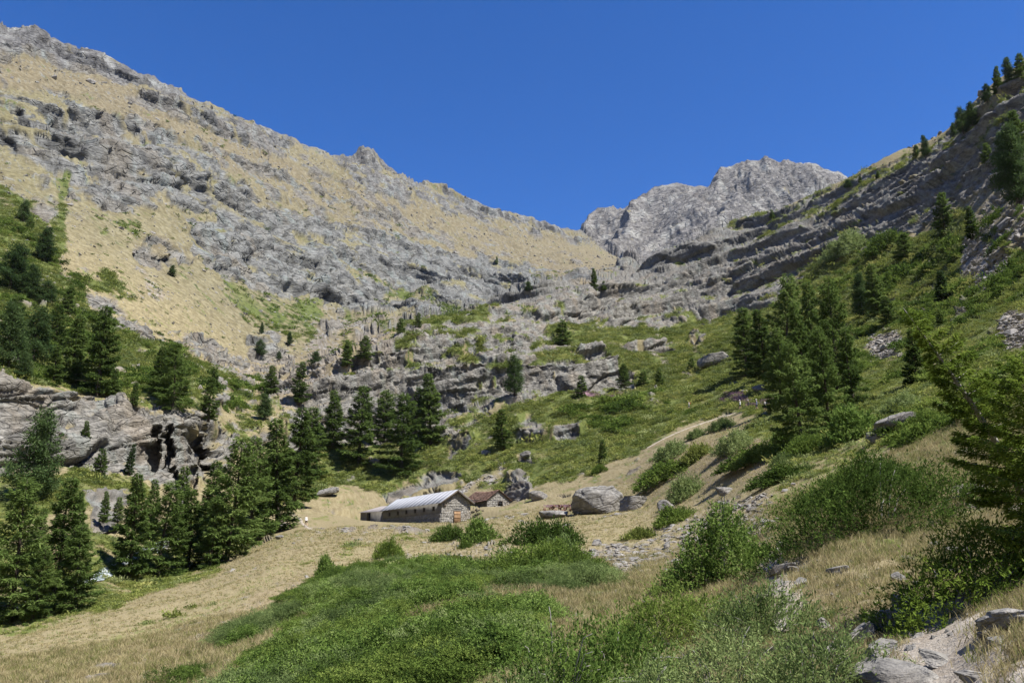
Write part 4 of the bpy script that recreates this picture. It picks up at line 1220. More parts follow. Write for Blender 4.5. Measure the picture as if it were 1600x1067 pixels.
near_shrub('juniper_shrub', 'straggly juniper at the path corner behind the lower thicket', 1190, 11.5, .80, .6, .70, 700, 12, .40, .055, .016, M_JUNIPER2, 72, 14, .8, .45, 6, GF)
near_shrub('juniper_mound', 'large dark green juniper mound below the pasture shrubs', 850, 36.0, 3.0, 2.6, 1.5, 1500, 12, .50, .12, .042, M_JUNIPER, 73, 4, .6, .42, 12)
near_shrub('willow_shrub', 'pale feathery shrub left of the large juniper mound', 725, 38.0, 1.5, 1.2, 1.0, 520, 12, .5, .11, .042, M_WILLOW, 74, 10, 1.0, .45, 6)

# ---- bright foreground tree on the right
def fore_tree():
    tr, cr = conifer(81, 2.95, .90, 80, 52000, (.050, .013), .02, .20, .85, lean=-.40, fine=.20, inner=.72)
    base = at_r(1636, 10.5, 880)
    root = bpy.data.objects.new('young_larch_tree', None); COL.objects.link(root)
    root.location = base - Vector((0, 0, .05))
    tag(root, 'bright yellow-green young conifer leaning in at the right edge', 'tree')
    add_obj('trunk', mesh_np('young_larch_trunk', *tr, smooth=True), M_TWIG, root)
    add_obj('crown', mesh_np('young_larch_crown', *cr), M_SPRUCE, root)
fore_tree()
def fore_tree2():
    tr, cr = conifer(83, 2.2, .85, 64, 32000, (.050, .014), .02, .16, .5, lean=-.10, fine=.20, inner=.92)
    base = at_r(1680, 9.6, 880)
    root = bpy.data.objects.new('young_larch_tree', None); COL.objects.link(root)
    root.location = base - Vector((0, 0, .05))
    tag(root, 'darker conifer behind the bright leaning one, cut by the right edge', 'tree')
    add_obj('trunk', mesh_np('young_larch_trunk', *tr, smooth=True), M_BARK, root)
    add_obj('crown', mesh_np('young_larch_crown', *cr), M_SPRUCE, root)
fore_tree2()

# ------------------------------------------------------------------ ground cover nobody could count: scattered over the land
def template(name, me, mat, coll):
    me.materials.append(mat)
    coll.objects.link(bpy.data.objects.new(name, me))
def scatter(name, coll, pts, rot, scl, label, cat):
    me = bpy.data.meshes.new(name)
    me.vertices.add(len(pts)); me.vertices.foreach_set('co', np.asarray(pts, np.float32).ravel())
    a = me.attributes.new('rot', 'FLOAT_VECTOR', 'POINT'); a.data.foreach_set('vector', np.asarray(rot, np.float32).ravel())
    a = me.attributes.new('scl', 'FLOAT_VECTOR', 'POINT'); a.data.foreach_set('vector', np.asarray(scl, np.float32).ravel())
    a = me.attributes.new('idx', 'INT', 'POINT'); a.data.foreach_set('value', rng.integers(0, len(coll.objects), len(pts)).astype(np.int32))
    o = tag(add_obj(name, me), label, cat, kind='stuff')
    ng = bpy.data.node_groups.new(name + '_scatter', 'GeometryNodeTree')
    ng.interface.new_socket('Geometry', in_out='INPUT', socket_type='NodeSocketGeometry')
    ng.interface.new_socket('Geometry', in_out='OUTPUT', socket_type='NodeSocketGeometry')
    N = ng.nodes
    gi, go = N.new('NodeGroupInput'), N.new('NodeGroupOutput')
    ip = N.new('GeometryNodeInstanceOnPoints'); ci = N.new('GeometryNodeCollectionInfo')
    ci.inputs['Collection'].default_value = coll
    ci.inputs['Separate Children'].default_value = True; ci.inputs['Reset Children'].default_value = True
    def att(nm, ty):
        n = N.new('GeometryNodeInputNamedAttribute'); n.data_type = ty; n.inputs['Name'].default_value = nm
        return n.outputs['Attribute']
    L = ng.links.new
    L(gi.outputs[0], ip.inputs['Points']); L(ci.outputs[0], ip.inputs['Instance'])
    ip.inputs['Pick Instance'].default_value = True
    L(att('idx', 'INT'), ip.inputs['Instance Index'])
    L(att('rot', 'FLOAT_VECTOR'), ip.inputs['Rotation']); L(att('scl', 'FLOAT_VECTOR'), ip.inputs['Scale'])
    L(ip.outputs[0], go.inputs[0])
    o.modifiers.new('scatter', 'NODES').node_group = ng
    return o

cell_area = 0.5 * (np.diff(Rg, axis=1)[:-1] + np.diff(Rg, axis=1)[1:]) * np.diff(AZ)[:, None] * rc_[:-1]
azm = 0.5 * (AZ[:-1] + AZ[1:])[:, None] + 0 * cell_area
inview = (np.abs(azm) < math.radians(37))
PXs, PYs = to_px(Hx, Hy, Hz)
def cellv(q): return 0.25 * (q[:-1, :-1] + q[1:, :-1] + q[:-1, 1:] + q[1:, 1:])
Cx, Cy, Cr, CG, CD, CR_ = cellv(PXs), cellv(PYs), rc_[:-1], cellv(vG), cellv(vD), cellv(vR)
CmG, CF = cellv(mG), cellv(vF)
def in_poly(pts):
    c = np.zeros(Cx.shape, bool)
    for i in range(len(pts)):
        x0, y0 = pts[i]; x1, y1 = pts[(i + 1) % len(pts)]
        if y0 != y1: c ^= ((y0 > Cy) != (y1 > Cy)) & (Cx < (x1 - x0) * (Cy - y0) / (y1 - y0) + x0)
    return c
def pick(weight, n):
    w = np.where(inview & (Cy < 1250) & (Cy > -50), weight, 0) * cell_area
    p = w.ravel() / w.sum()
    k = rng.choice(len(p), n, p=p)
    i, j = np.unravel_index(k, w.shape)
    f, g = rng.random(n)[:, None], rng.random(n)[:, None]
    V = np.stack([Hx, Hy, Hz], -1)
    P = (V[i, j] * (1 - f) + V[i + 1, j] * f) * (1 - g) + (V[i, j + 1] * (1 - f) + V[i + 1, j + 1] * f) * g
    nr = np.stack([S0[i, j], S1[i, j], S2[i, j]], -1)
    return P, nr, Rg[i, j]
def lean_rot(nr, k):
    """lean part of the way to the slope's normal, with a random turn"""
    n = unit(nr * k + np.array([0, 0, 1 - k]))
    rx = -np.arcsin(np.clip(n[:, 1], -1, 1)); ry = np.arctan2(n[:, 0], n[:, 2])
    return np.stack([rx, ry, rng.uniform(0, 6.28, len(n))], 1)

# juniper carpet on the near slope
jc = bpy.data.collections.new('juniper_mats')
for k, m_ in enumerate((M_JUNIPER, M_JUNIPER, M_JUNIPER, M_WILLOW, M_JUNIPER2, M_JUNIPER2)):
    lv, wdm = mound_mesh(90 + k, 1.15, 1.0, (1.0, .8, .65, .8, .9, 1.05)[k], 640, 14, .26, (.042, .046, .05, .065, .042, .05)[k], (.020, .022, .022, .032, .018, .02)[k], 1.0, .12, 8)
    template('juniper_mat_%d' % k, mesh_np('juniper_mat', *lv), m_, jc)
CARPET = [(240,1260),(255,1067),(340,1005),(420,958),(520,897),(610,882),(690,884),(760,890),(800,880),(870,872),(940,882),(950,915),(870,950),(800,1000),(760,1060),(740,1260)]
cn = fbm(cellv(Xg) / 7.0, cellv(Yg) / 7.0, 3, 401)
P, nr, R_ = pick(in_poly(CARPET) * (Cr < 75) * (cn > -0.02) / np.maximum(Cr, 12) ** .5, 2300)
o_ = scatter('juniper_carpet', jc, P - [0, 0, .10], lean_rot(nr, .8), rng.uniform(.38, 1.0, (len(P), 1)) * np.stack([np.ones(len(P)), np.ones(len(P)), rng.uniform(.7, 1.2, len(P))], 1), 'dense green juniper carpet covering the slope below the pasture', 'ground cover')
sp_ = np.clip(np.floor((fbm(P[:, 0] / 7, P[:, 1] / 7, 2, 405) + .45) * 3.3 + rng.normal(0, .45, len(P))), 0, 2) * 2 + rng.integers(0, 2, len(P))
o_.data.attributes['idx'].data.foreach_set('value', sp_.astype(np.int32))

# heath and low scrub over the green hillsides
hc = bpy.data.collections.new('heath_tufts')
for k in range(3):
    lv, wdm = mound_mesh(95 + k, .8, .8, .42, 46, 3, .34, .24, .11, .5, .6, 3)
    template('heath_tuft', mesh_np('heath_tuft', *lv), M_HEATH, hc)
lv, wdm = mound_mesh(99, .8, .8, .6, 50, 3, .34, .22, .09, .5, .7, 3)
template('heath_tuft', mesh_np('heath_tuft', *lv), M_HEATH2, hc)
hn = fbm(cellv(Xg) / 9, cellv(Yg) / 9, 3, 411)
P, nr, R_ = pick((CG > .5) * (CR_ < .4) * (Cr > 55) * (Cr < 460) * (.35 + (hn > -.05)) * (CmG > .3) / np.maximum(Cr, 50) ** 1.3, 56000)
sz = np.exp(rng.normal(-.35, .4, len(P))) * np.clip(R_ / 170, .55, 1.5)
scatter('heath', hc, P - [0, 0, .05], lean_rot(nr, .7), np.stack([sz, sz, sz * rng.uniform(.6, 1.2, len(P))], 1), 'low green heath and scrub covering the hillsides', 'ground cover')

# dry grass
gc = bpy.data.collections.new('grass_tufts')
def grass_mesh(seed, n, h, w):
    R = np.random.default_rng(seed)
    b = np.concatenate([R.normal(0, .07, (n, 2)), np.zeros((n, 1))], 1)
    d = unit(np.concatenate([R.normal(0, .38, (n, 2)), np.ones((n, 1))], 1))
    l = h * R.uniform(.5, 1.2, n)
    s = unit(np.cross(d, R.normal(size=(n, 3))))
    dr = np.concatenate([d[:, :2] * .5, np.full((n, 1), -.10)], 1)
    v = np.stack([b - s * w, b + s * w, b + d * l[:, None] * .6 + s * w * .7, b + d * l[:, None] * .6 - s * w * .7, b + d * l[:, None] + dr * l[:, None] * .5], 1).reshape(-1, 3)
    i = np.arange(n)[:, None] * 5
    return v, [np.concatenate([i, i + 1, i + 2, i + 3], 1), np.concatenate([i + 3, i + 2, i + 4], 1)]
for k in range(3): template('grass_tuft', mesh_np('grass_tuft', *grass_mesh(k, 18, .13, .0035)), M_GRASS, gc)
template('grass_tuft', mesh_np('grass_tuft', *grass_mesh(7, 18, .14, .0035)), M_GRASSG, gc)
trod = in_poly([(1395,1300),(1420,1010),(1385,962),(1430,948),(1520,975),(1540,1040),(1580,1300)]) | in_poly([(1208,1000),(1222,945),(1196,895),(1208,865),(1228,868),(1222,900),(1250,945),(1240,1000)])
P, nr, R_ = pick((CR_ < .5) * (1 - .85 * CD) * (1 - .97 * trod) * (Cr > 4) * (Cr < 48) * (Cx > -50) / np.maximum(Cr, 6) ** 1.5, 38000)
sz = rng.uniform(.6, 1.3, len(P)) * np.clip(R_ / 14, .8, 2.0)
scatter('grass', gc, P, lean_rot(nr, .4), np.stack([sz, sz, sz * .9], 1), 'dry straw-coloured grass tufts on the near slopes', 'grass')
# coarser grass on the pastures further off
gc2 = bpy.data.collections.new('pasture_tufts')
for k in range(3): template('pasture_tuft', mesh_np('pasture_tuft', *grass_mesh(10 + k, 10, .26, .010)), M_GRASS, gc2)
template('pasture_tuft', mesh_np('pasture_tuft', *grass_mesh(17, 10, .26, .010)), M_GRASSG, gc2)
P, nr, R_ = pick((CR_ < .5) * (CG < .7) * (1 - .8 * CD) * (Cr > 40) * (Cr < 130) / np.maximum(Cr, 6) ** 1.5, 26000)
sz = rng.uniform(.5, 1.2, len(P)) * np.clip(R_ / 90, .7, 1.5)
scatter('pasture_grass', gc2, P, lean_rot(nr, .4), np.stack([sz * 1.6, sz * 1.6, sz * .8], 1), 'dry pasture grass on the meadows around the huts', 'grass')
# fireweed
fc = bpy.data.collections.new('fireweed_stems')
for k in range(2):
    R = np.random.default_rng(500 + k)
    b = np.concatenate([R.normal(0, .5, (40, 2)), R.uniform(.15, .6, (40, 1))], 1)
    template('fireweed_stem', mesh_np('fireweed_stem', *leaf_quads(b, np.array([[0, 0, 1.0]]) + R.normal(0, .3, (40, 3)),   .22, .07, R)), M_FLOWER, fc)
P, nr, R_ = pick((CF > .45) * (Cr > 100) * (Cr < 420), 260)
ones = rng.uniform(.7, 1.2, (len(P), 1)) * np.ones((1, 3))
scatter('fireweed', fc, P, lean_rot(nr, 0.2), ones, 'pink fireweed drifts flowering below the rock bands', 'flowers')

# ------------------------------------------------------------------ stones
import bmesh
def hull_rock(seed, n=16, dims=(1, 1, .6)):
    R = np.random.default_rng(seed)
    bm = bmesh.new()
    for v in unit(R.normal(size=(n, 3))) * R.uniform(.75, 1.0, (n, 1)) * np.array(dims) * .5: bm.verts.new(v)
    res = bmesh.ops.convex_hull(bm, input=bm.verts)
    bmesh.ops.delete(bm, geom=[g for g in res['geom_interior'] if isinstance(g, bmesh.types.BMVert)], context='VERTS')
    me = bpy.data.meshes.new('stone'); bm.to_mesh(me); bm.free()
    return me
sc_ = bpy.data.collections.new('scree_stones')
for k in range(5): template('scree_stone', hull_rock(600 + k, 14, (1.2, .9, .5)), M_STONE, sc_)
P, nr, R_ = pick((CD > .5) * (Cr > 4) * (Cr < 330) / np.maximum(Cr, 8) ** 1.55, 11000)
sz = np.exp(rng.normal(-.25, .55, len(P))) * np.clip(.012 * R_ ** .72, .05, .55) * 1.5
scatter('scree', sc_, P, lean_rot(nr, .8), np.stack([sz, sz, sz], 1), 'small grey scree and gravel lying on bare ground', 'scree')

# rocks and dark low bushes peppered over the mountain pastures
P, nr, R_ = pick((CR_ < .6) * (Cr > 300) * (Cr < 1500) / np.maximum(Cr, 8) ** 1.4, 9000)
sz = np.exp(rng.normal(-.2, .5, len(P))) * np.clip(.0030 * R_, .6, 3.2)
scatter('mountain_rubble', sc_, P, lean_rot(nr, .8), np.stack([sz, sz, sz * 1.2], 1), 'grey rubble strewn over the dry mountain pastures', 'scree')
bc = bpy.data.collections.new('mountain_bushes')
for k in range(2):
    lv, wdm = mound_mesh(970 + k, .8, .8, .7, 40, 3, .4, .34, .16, .6, .6, 3)
    template('mountain_bush', mesh_np('mountain_bush', *lv), M_JUNIPER, bc)
P, nr, R_ = pick((CR_ < .7) * (Cr > 230) * (Cr < 900) * (Cx < 900) * sstep(120, 420, Cy) * (.15 + (CmG > .25)) * (hn > -.1) / np.maximum(Cr, 8) ** 1.2, 2600)
sz = np.exp(rng.normal(-.1, .45, len(P))) * np.clip(.0022 * R_, .6, 1.8)
scatter('mountain_scrub', bc, P, lean_rot(nr, .6), np.stack([sz * 1.3, sz * 1.3, sz * .8], 1), 'dark low scrub dotting the lower mountain flank', 'ground cover')

# dark juniper patches on the hillsides
rn = fbm(cellv(Xg) / 14, cellv(Yg) / 14, 3, 433)
zone_ = in_poly([(1250,440),(1380,395),(1500,370),(1610,300),(1610,700),(1300,690),(1330,600),(1340,480)]) | in_poly([(0,330),(90,400),(200,490),(330,575),(430,600),(430,640),(320,635),(200,615),(0,595)]) | in_poly([(880,645),(1050,605),(1060,655),(990,690)])
P, nr, R_ = pick(zone_ * (Cr > 40) * (Cr < 420) * (CR_ < .5) * (CD < .5) * (rn > .10) / np.maximum(Cr, 8) ** 1.3, 1500)
sz = np.exp(rng.normal(0, .35, len(P))) * np.clip(.0085 * R_, .6, 1.9)
jc2 = bpy.data.collections.new('hillside_mats')
for k in range(3):
    lv, wdm = mound_mesh(980 + k, 1.0, .9, .55, 150, 6, .34, .17, .075, .7, .3, 5)
    template('hillside_mat', mesh_np('hillside_mat', *lv), M_JUNIPER, jc2)
scatter('hillside_scrub', jc2, P - [0, 0, .05], lean_rot(nr, .8), np.stack([sz, sz, sz * rng.uniform(.6, 1.2, len(P))], 1), 'dark juniper scrub in patches on the green slopes', 'ground cover')

# ------------------------------------------------------------------ single stones and boulders
def ico_boulder(seed, dims, detail=4, cuts=9, strata=0.03, rough=0.035):
    R = np.random.default_rng(seed)
    bm = bmesh.new(); bmesh.ops.create_icosphere(bm, subdivisions=detail, radius=1.0)
    v = np.array([q.co[:] for q in bm.verts]); f = np.array([[q.index for q in t.verts] for t in bm.faces]); bm.free()
    v = np.sign(v) * np.abs(v) ** 0.62 * .80                       # start from a block, not a ball
    for _ in range(cuts + 5):                                    # break faces: cut back to random planes
        n = unit(R.normal(size=3) * np.array([1, 1, .75])); d = R.uniform(.36, .72)
        h = v @ n
        v = v - np.outer(np.maximum(h - d, 0), n)
    lay = np.floor((v[:, 2] + .25 * v[:, 0] + .1 * noise2(v[:, 0] * 2, v[:, 1] * 2, seed)) / .16)
    v = v * (1 + strata * (rnd_cell(lay, lay * 0, None, seed)[:, None] - .5) * 2)
    v = v * (1 + rough * fbm(v[:, 0] * 2.2 + v[:, 2], v[:, 1] * 2.2 - v[:, 2], 4, seed)[:, None])
    ck = np.abs(noise2(v[:, 0] * 1.3 + v[:, 2] * .8, v[:, 1] * 1.3, seed + 3))       # open joints
    v = v * (1 - .07 * sstep(.06, .0, ck))[:, None]
    v = v * np.array(dims) * .5
    return mesh_np('boulder', v, f)

def put_boulder(label, px, py, wpx, hpx, seed, deep=.8, r=None, sink=.18, mat=None, name='boulder', yaw=None, tilt=(0, 0), detail=None, cuts=9, strata=.03, group=None, cat='boulder'):
    p = at_r(px, r, py) if r else spot(px, py)
    w, h = px_size(p, wpx), px_size(p, hpx)
    if detail is None: detail = 4 if p.length < 30 or wpx > 60 else 3
    me = ico_boulder(seed, (w * 1.12, w * deep * 1.1, h * 1.25), detail, cuts, strata)
    o = add_obj(name, me, mat or (M_ROCKB if w > 4 else M_ROCK))
    q = Vector((p.x, p.y, 0)).normalized() * (w * deep * .35)
    p = Vector((p.x + q.x, p.y + q.y, 0)); p.z = ground(p.x, p.y)
    o.location = (p.x, p.y, p.z + h * (.5 - sink))
    o.rotation_euler = (tilt[0], tilt[1], yaw if yaw is not None else -float(px_dir(px, py)[0]))
    return tag(o, label, cat, group)
put_boulder('largest boulder, pale grey and domed, on the dry pasture', 946, 803, 122, 58, 757, .8, cuts=12, strata=.03, detail=5, sink=.30)
put_boulder('grey boulder leaning on the right side of the largest boulder', 988, 797, 60, 38, 759, .8, cuts=12, detail=4, sink=.30)
put_boulder('flat grey slab lying in front of the ruined wall', 867, 810, 64, 15, 703, .6)
put_boulder('grey boulder on the pasture between the small hut and the largest boulder', 841, 783, 36, 18, 704, .8)
put_boulder('flat-topped grey block at the edge of the stony slope', 1131, 775, 44, 17, 705, .6, cuts=6)
put_boulder('pale boulder right of the largest one, at the juniper strip', 1043, 799, 38, 22, 706, .8)
put_boulder('low grey stone on the yellow grass below the largest boulder', 932, 853, 26, 13, 707, .8)
put_boulder('white-faced stone on the stony slope', 1042, 858, 22, 13, 708, .7)
put_boulder('long pale slab lying at the upper end of the meadow', 505, 778, 56, 14, 709, .5, tilt=(0, -.25), cuts=5)
put_boulder('pale boulder at the foot of the larch beside the meadow corner', 491, 742, 16, 18, 710, .8)
put_boulder('white-grey boulder above the hikers, with a dark left end', 1193, 612, 40, 12, 711, .7)
put_boulder('smaller white stone left of the boulder above the hikers', 1164, 615, 18, 7, 712, .7)
put_boulder('bluish stone near the walker on the meadow', 440, 824, 18, 8, 713, .7)
put_boulder('white stone in the grass below the walker', 437, 842, 14, 9, 714, .7)
put_boulder('dark outcrop stone low in the heath above the huts', 822, 720, 28, 12, 715, .7)
put_boulder('pale slab among the heath, centre of the slope', 760, 712, 22, 9, 716, .7)
put_boulder('pale boulder beside the broad larch below the knoll', 588, 730, 30, 16, 717, .6, tilt=(0, -.2))
put_boulder('tilted dark slab half sunk in the shelf left of the tall grove', 1118, 572, 66, 22, 718, .5, tilt=(0, -.18), cuts=6)
put_boulder('overhanging pale slab on the bank below the tall grove', 1400, 680, 96, 34, 719, .7, tilt=(0, -.30), cuts=6, strata=.05)
put_boulder('dark rock under the overhanging slab', 1375, 690, 52, 24, 720, .6)
put_boulder('grey pointed stone on the bank below the overhanging slab', 1426, 694, 30, 14, 721, .7)
put_boulder('grey slab stone at the lower edge of the rear juniper thicket', 1355, 728, 34, 10, 722, .6)
# near the path
put_boulder('layered pale rock stack standing beside the path', 1415, 965, 84, 36, 731, .8, detail=5, strata=.09, cuts=8)
put_boulder('cracked lower block under the layered rock stack', 1402, 990, 100, 36, 732, .7, detail=5, strata=.06)
put_boulder('dark tilted ledge running left from the rock stack', 1352, 1006, 80, 30, 733, .6, tilt=(0, -.5), strata=.06)
put_boulder('big smooth grey slab at the bottom edge beside the path', 1385, 1085, 190, 75, 734, .9, r=6.9, sink=.35, detail=5, cuts=6, strata=.015)
put_boulder('black shaded rock behind the big grey slab', 1375, 1035, 84, 46, 735, .6, sink=.3, strata=.05)
put_boulder('cracked pale slab in the middle of the path', 1480, 1045, 100, 26, 736, .9, sink=.4, tilt=(0, .3), strata=.05)
put_boulder('flat rock in the path at the bottom right', 1532, 1066, 84, 24, 737, .8, sink=.4, strata=.05)
put_boulder('long grey ledge jutting in from the right edge', 1575, 988, 120, 36, 738, .7, tilt=(0, -.25), strata=.07)
put_boulder('dark block under the ledge at the right edge', 1560, 1015, 70, 30, 739, .7, sink=.3)
put_boulder('leaning stone in the dry grass above the rock stack', 1405, 912, 26, 22, 740, .6, tilt=(0, -.5))
put_boulder('flat pale stone in the grass left of the leaning stone', 1310, 898, 44, 14, 741, .7, tilt=(0, -.2))
put_boulder('pale stone at the bend of the path', 1250, 918, 28, 18, 742, .7)
put_boulder('stone beside the low juniper at the right', 1462, 858, 30, 14, 743, .7)
put_boulder('white stone at the left foot of the big juniper thicket', 1224, 860, 24, 20, 744, .7)
put_boulder('shaded stone in the grass beside the lower thicket', 1285, 982, 30, 20, 745, .7)

GL = 'loose stones on the slope above the path'
stones = [hull_rock(800 + k, 18, (1.1, .9, .55)) for k in range(6)]
for m in stones: m.materials.append(M_STONE)
R = np.random.default_rng(77)
spots = [(1008,868,12),(1022,876,9),(1060,842,10),(1075,850,13),(1090,836,8),(1098,820,12),(1110,808,9),(1150,795,16),(1162,806,11),(1178,800,13),(1190,788,10),(1206,776,12),(1215,790,9),(1226,768,14),(1172,826,10),
         (1140,818,12),(1126,830,9),(990,884,11),(975,892,13),(965,905,12),(985,905,9),(1002,895,14),(945,890,10),(955,918,13),(972,922,10),(935,868,9),(1240,758,11),(1252,770,13),(1232,802,10),(1214,812,12),
         (1215,842,14),(1228,880,13),(1262,892,12),(1290,875,10),(1330,880,14),(1350,905,12),(1372,890,9),(1345,930,13),(1380,940,10),(1300,930,12),(1275,945,14),(1260,935,9),(1325,950,10),(1440,900,11),(1428,925,9),(1450,960,13),
         (1240,965,12),(1218,925,14),(1245,945,10),(1500,1000,16),(1520,985,12),(1495,960,9),(1540,1030,14),(1455,1058,18),(1510,1045,10),(650,835,9),(668,830,11),(700,868,10),(720,870,12),(760,868,9),(780,862,10),(800,868,11)]
def stone_label(px, py):
    if px < 690: return 'loose grey stone on the bare bank left of the pair of shrubs'
    if px < 810: return 'loose grey stone on the bank below the pair of shrubs'
    if px < 960: return 'loose grey stone in the rubble left of the white-faced stone'
    if px < 1060: return 'loose grey stone in the rubble around the white-faced stone'
    if px < 1130: return 'loose grey stone on the slope just above the leafy bush'
    if px < 1200 and py < 840: return 'loose grey stone on the slope below the flat-topped block'
    if px < 1260 and py < 830: return 'loose grey stone on the slope left of the big juniper thicket'
    if px < 1285 and py < 900: return 'loose pale stone at the foot of the big juniper thicket'
    if px < 1285: return 'loose pale stone along the path behind the lower thicket'
    if px < 1400: return 'loose grey stone in the dry grass below the big juniper thicket'
    if py < 980: return 'loose pale stone beside the layered rock stack'
    return 'loose grey stone on the trodden path near the lower right corner'
ORD = ['leftmost', 'second', 'third', 'fourth', 'fifth', 'sixth', 'seventh', 'eighth', 'ninth', 'tenth']
clusters = {}
for px, py, w in spots: clusters.setdefault(stone_label(px, py), []).append((px, py))
def own_label(px, py):
    lab = stone_label(px, py); k = sorted(clusters[lab]).index((px, py))
    return lab if len(clusters[lab]) == 1 else ((ORD[k] + ' ' + lab) if k == 0 else (lab + ', ' + ORD[k] + ' from left'))
for k, (px, py, w) in enumerate(spots):
    p = spot(px, py); s = px_size(p, w)
    o = bpy.data.objects.new('loose_stone', stones[k % 6]); COL.objects.link(o)
    o.location = p + Vector((0, 0, s * .10)); o.scale = (s, s * R.uniform(.7, 1.2), s * R.uniform(.7, 1.2))
    o.rotation_euler = (R.uniform(-.3, .3), R.uniform(-.3, .3), R.uniform(0, 6.28))
    tag(o, own_label(px, py), 'stone', GL)

# ------------------------------------------------------------------ huts
def box(x0, x1, y0, y1, z0, z1, jit=0, R=None):
    v = np.array([[a, b, c] for a in (x0, x1) for b in (y0, y1) for c in (z0, z1)], float)
    if jit: v += R.uniform(-jit, jit, v.shape)
    f = np.array([[0, 1, 3, 2], [4, 6, 7, 5], [0, 4, 5, 1], [2, 3, 7, 6], [0, 2, 6, 4], [1, 5, 7, 3]])
    return v, f
def prism(poly2, axis0, axis1, plane):
    """extrude a polygon in the (x,z) plane from y=axis0 to y=axis1"""
    n = len(poly2)
    v = np.array([[a, axis0, b] for a, b in poly2] + [[a, axis1, b] for a, b in poly2], float)
    return v, n
M_PLASTER = plain_material('grey_plaster', (.19, .18, .165), (.27, .26, .24), 1.2, .95, .02)
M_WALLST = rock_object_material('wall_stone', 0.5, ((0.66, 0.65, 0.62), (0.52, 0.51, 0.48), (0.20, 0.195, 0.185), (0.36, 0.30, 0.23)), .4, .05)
M_MORTAR = plain_material('mortar', (.16, .155, .145), (.26, .25, .235), .3, .95, .03)
M_SHEET = plain_material('zinc_sheet', (.40, .41, .43), (.47, .48, .50), 2.5, .55, .004)
M_SHEET2 = plain_material('weathered_sheet', (.36, .32, .30), (.47, .43, .41), 1.0, .6, .004)
M_RUST = plain_material('rusty_tile', (.16, .09, .065), (.30, .20, .15), .7, .9, .02)
M_WOOD = plain_material('old_timber', (.10, .08, .06), (.20, .165, .13), .3, .9, .01, (1, 1, .2))
M_DOOR = plain_material('orange_door_wood', (.27, .16, .08), (.40, .26, .15), .3, .85, .01, (1, 1, .2))
M_DARK = plain_material('dark_interior', (.012, .012, .012), (.02, .02, .02), .3, .6, 0)
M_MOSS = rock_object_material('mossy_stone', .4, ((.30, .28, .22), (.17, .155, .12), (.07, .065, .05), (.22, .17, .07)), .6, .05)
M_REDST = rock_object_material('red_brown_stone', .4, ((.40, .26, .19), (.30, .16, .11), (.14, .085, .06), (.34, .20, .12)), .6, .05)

def stone_face(R, u0, u1, v0, v1, place, size=.32, depth=.12, inside=None):
    """a face of laid stones; place(u, v, d) -> local xyz, d outward"""
    parts = []
    v = v0
    while v < v1 - .05:
        hh = min(size * R.uniform(.55, 1.0), v1 - v)
        u = u0
        while u < u1 - .05:
            ww = min(size * R.uniform(.8, 2.0), u1 - u)
            if inside is None or inside(u + ww / 2, v + hh / 2):
                d = depth * R.uniform(.25, 1.0)
                q = [(u + .02, v + .02, 0), (u + ww - .02, v + .02, 0), (u + ww - .02, v + hh - .02, 0), (u + .02, v + hh - .02, 0)]
                q2 = [(a + R.uniform(.0, .03), b + R.uniform(0, .03), d) for a, b, _ in q]
                vv = np.array([place(*c) for c in q + q2])
                parts.append((vv, np.array([[4, 5, 6, 7], [0, 1, 5, 4], [1, 2, 6, 5], [2, 3, 7, 6], [3, 0, 4, 7]])))
            u += ww
        v += hh
    return join(parts)

A = at_r(690, 128.0)
A.z = float(px_dir(690, 815)[1]) * 128.0
LD = Vector((-13.6, 22.0, 0)).normalized()
ANG = math.atan2(-LD.x, LD.y)
def s_of_px(px, org, d=LD):
    lo, hi = 0.0, 70.0
    for _ in range(40):
        m = (lo + hi) / 2
        q = org + d * m
        if float(to_px(q.x, q.y, q.z)[0]) > px: lo = m
        else: hi = m
    return lo
def z_for(px, py, q):                    # height above A at which a point over q shows at py
    return float(px_dir(px, py)[1]) * math.hypot(q.x, q.y) - A.z
WID, LEN = 5.2, s_of_px(598, A)
endq = A + LD * LEN
EAVE0 = z_for(690, 783, A); EAVE1 = z_for(598, 796, endq)
RIDGE = 1.75                              # above the eaves
slope = (EAVE1 - EAVE0) / LEN
hut = bpy.data.objects.new('stone_hut', None); COL.objects.link(hut)
hut.location = A; hut.rotation_euler = (0, 0, ANG)
tag(hut, 'long low stone hut with pale metal roof and six small windows', 'hut')
def eave(y_): return EAVE0 + slope * y_
Rh = np.random.default_rng(5)
FND = EAVE0 - (802 - 783) * .1035
def fz(y_): return FND + slope * y_ * .9
# body
v, f = [], []
def quad(*pts):
    n = len(v); v.extend(pts); f.append([n, n + 1, n + 2, n + 3])
quad((0, 0, -2.5), (0, LEN, -2.5), (0, LEN, eave(LEN)), (0, 0, eave(0)))
quad((WID, 0, -2.5), (WID, 0, eave(0)), (WID, LEN, eave(LEN)), (WID, LEN, -2.5))
quad((0, 0, -2.5), (0, 0, eave(0)), (WID, 0, eave(0)), (WID, 0, -2.5))
quad((0, LEN, -2.5), (WID, LEN, -2.5), (WID, LEN, eave(LEN)), (0, LEN, eave(LEN)))
n0 = len(v); v.extend([(0, 0, eave(0)), (WID / 2, 0, eave(0) + RIDGE - .05), (WID, 0, eave(0)), (0, LEN, eave(LEN)), (WID / 2, LEN, eave(LEN) + RIDGE - .05), (WID, LEN, eave(LEN))])
wall = add_obj('wall', mesh_np('hut_wall', np.array(v), [np.array(f), np.array([[n0, n0 + 1, n0 + 2], [n0 + 3, n0 + 5, n0 + 4]])]), M_MORTAR, hut)
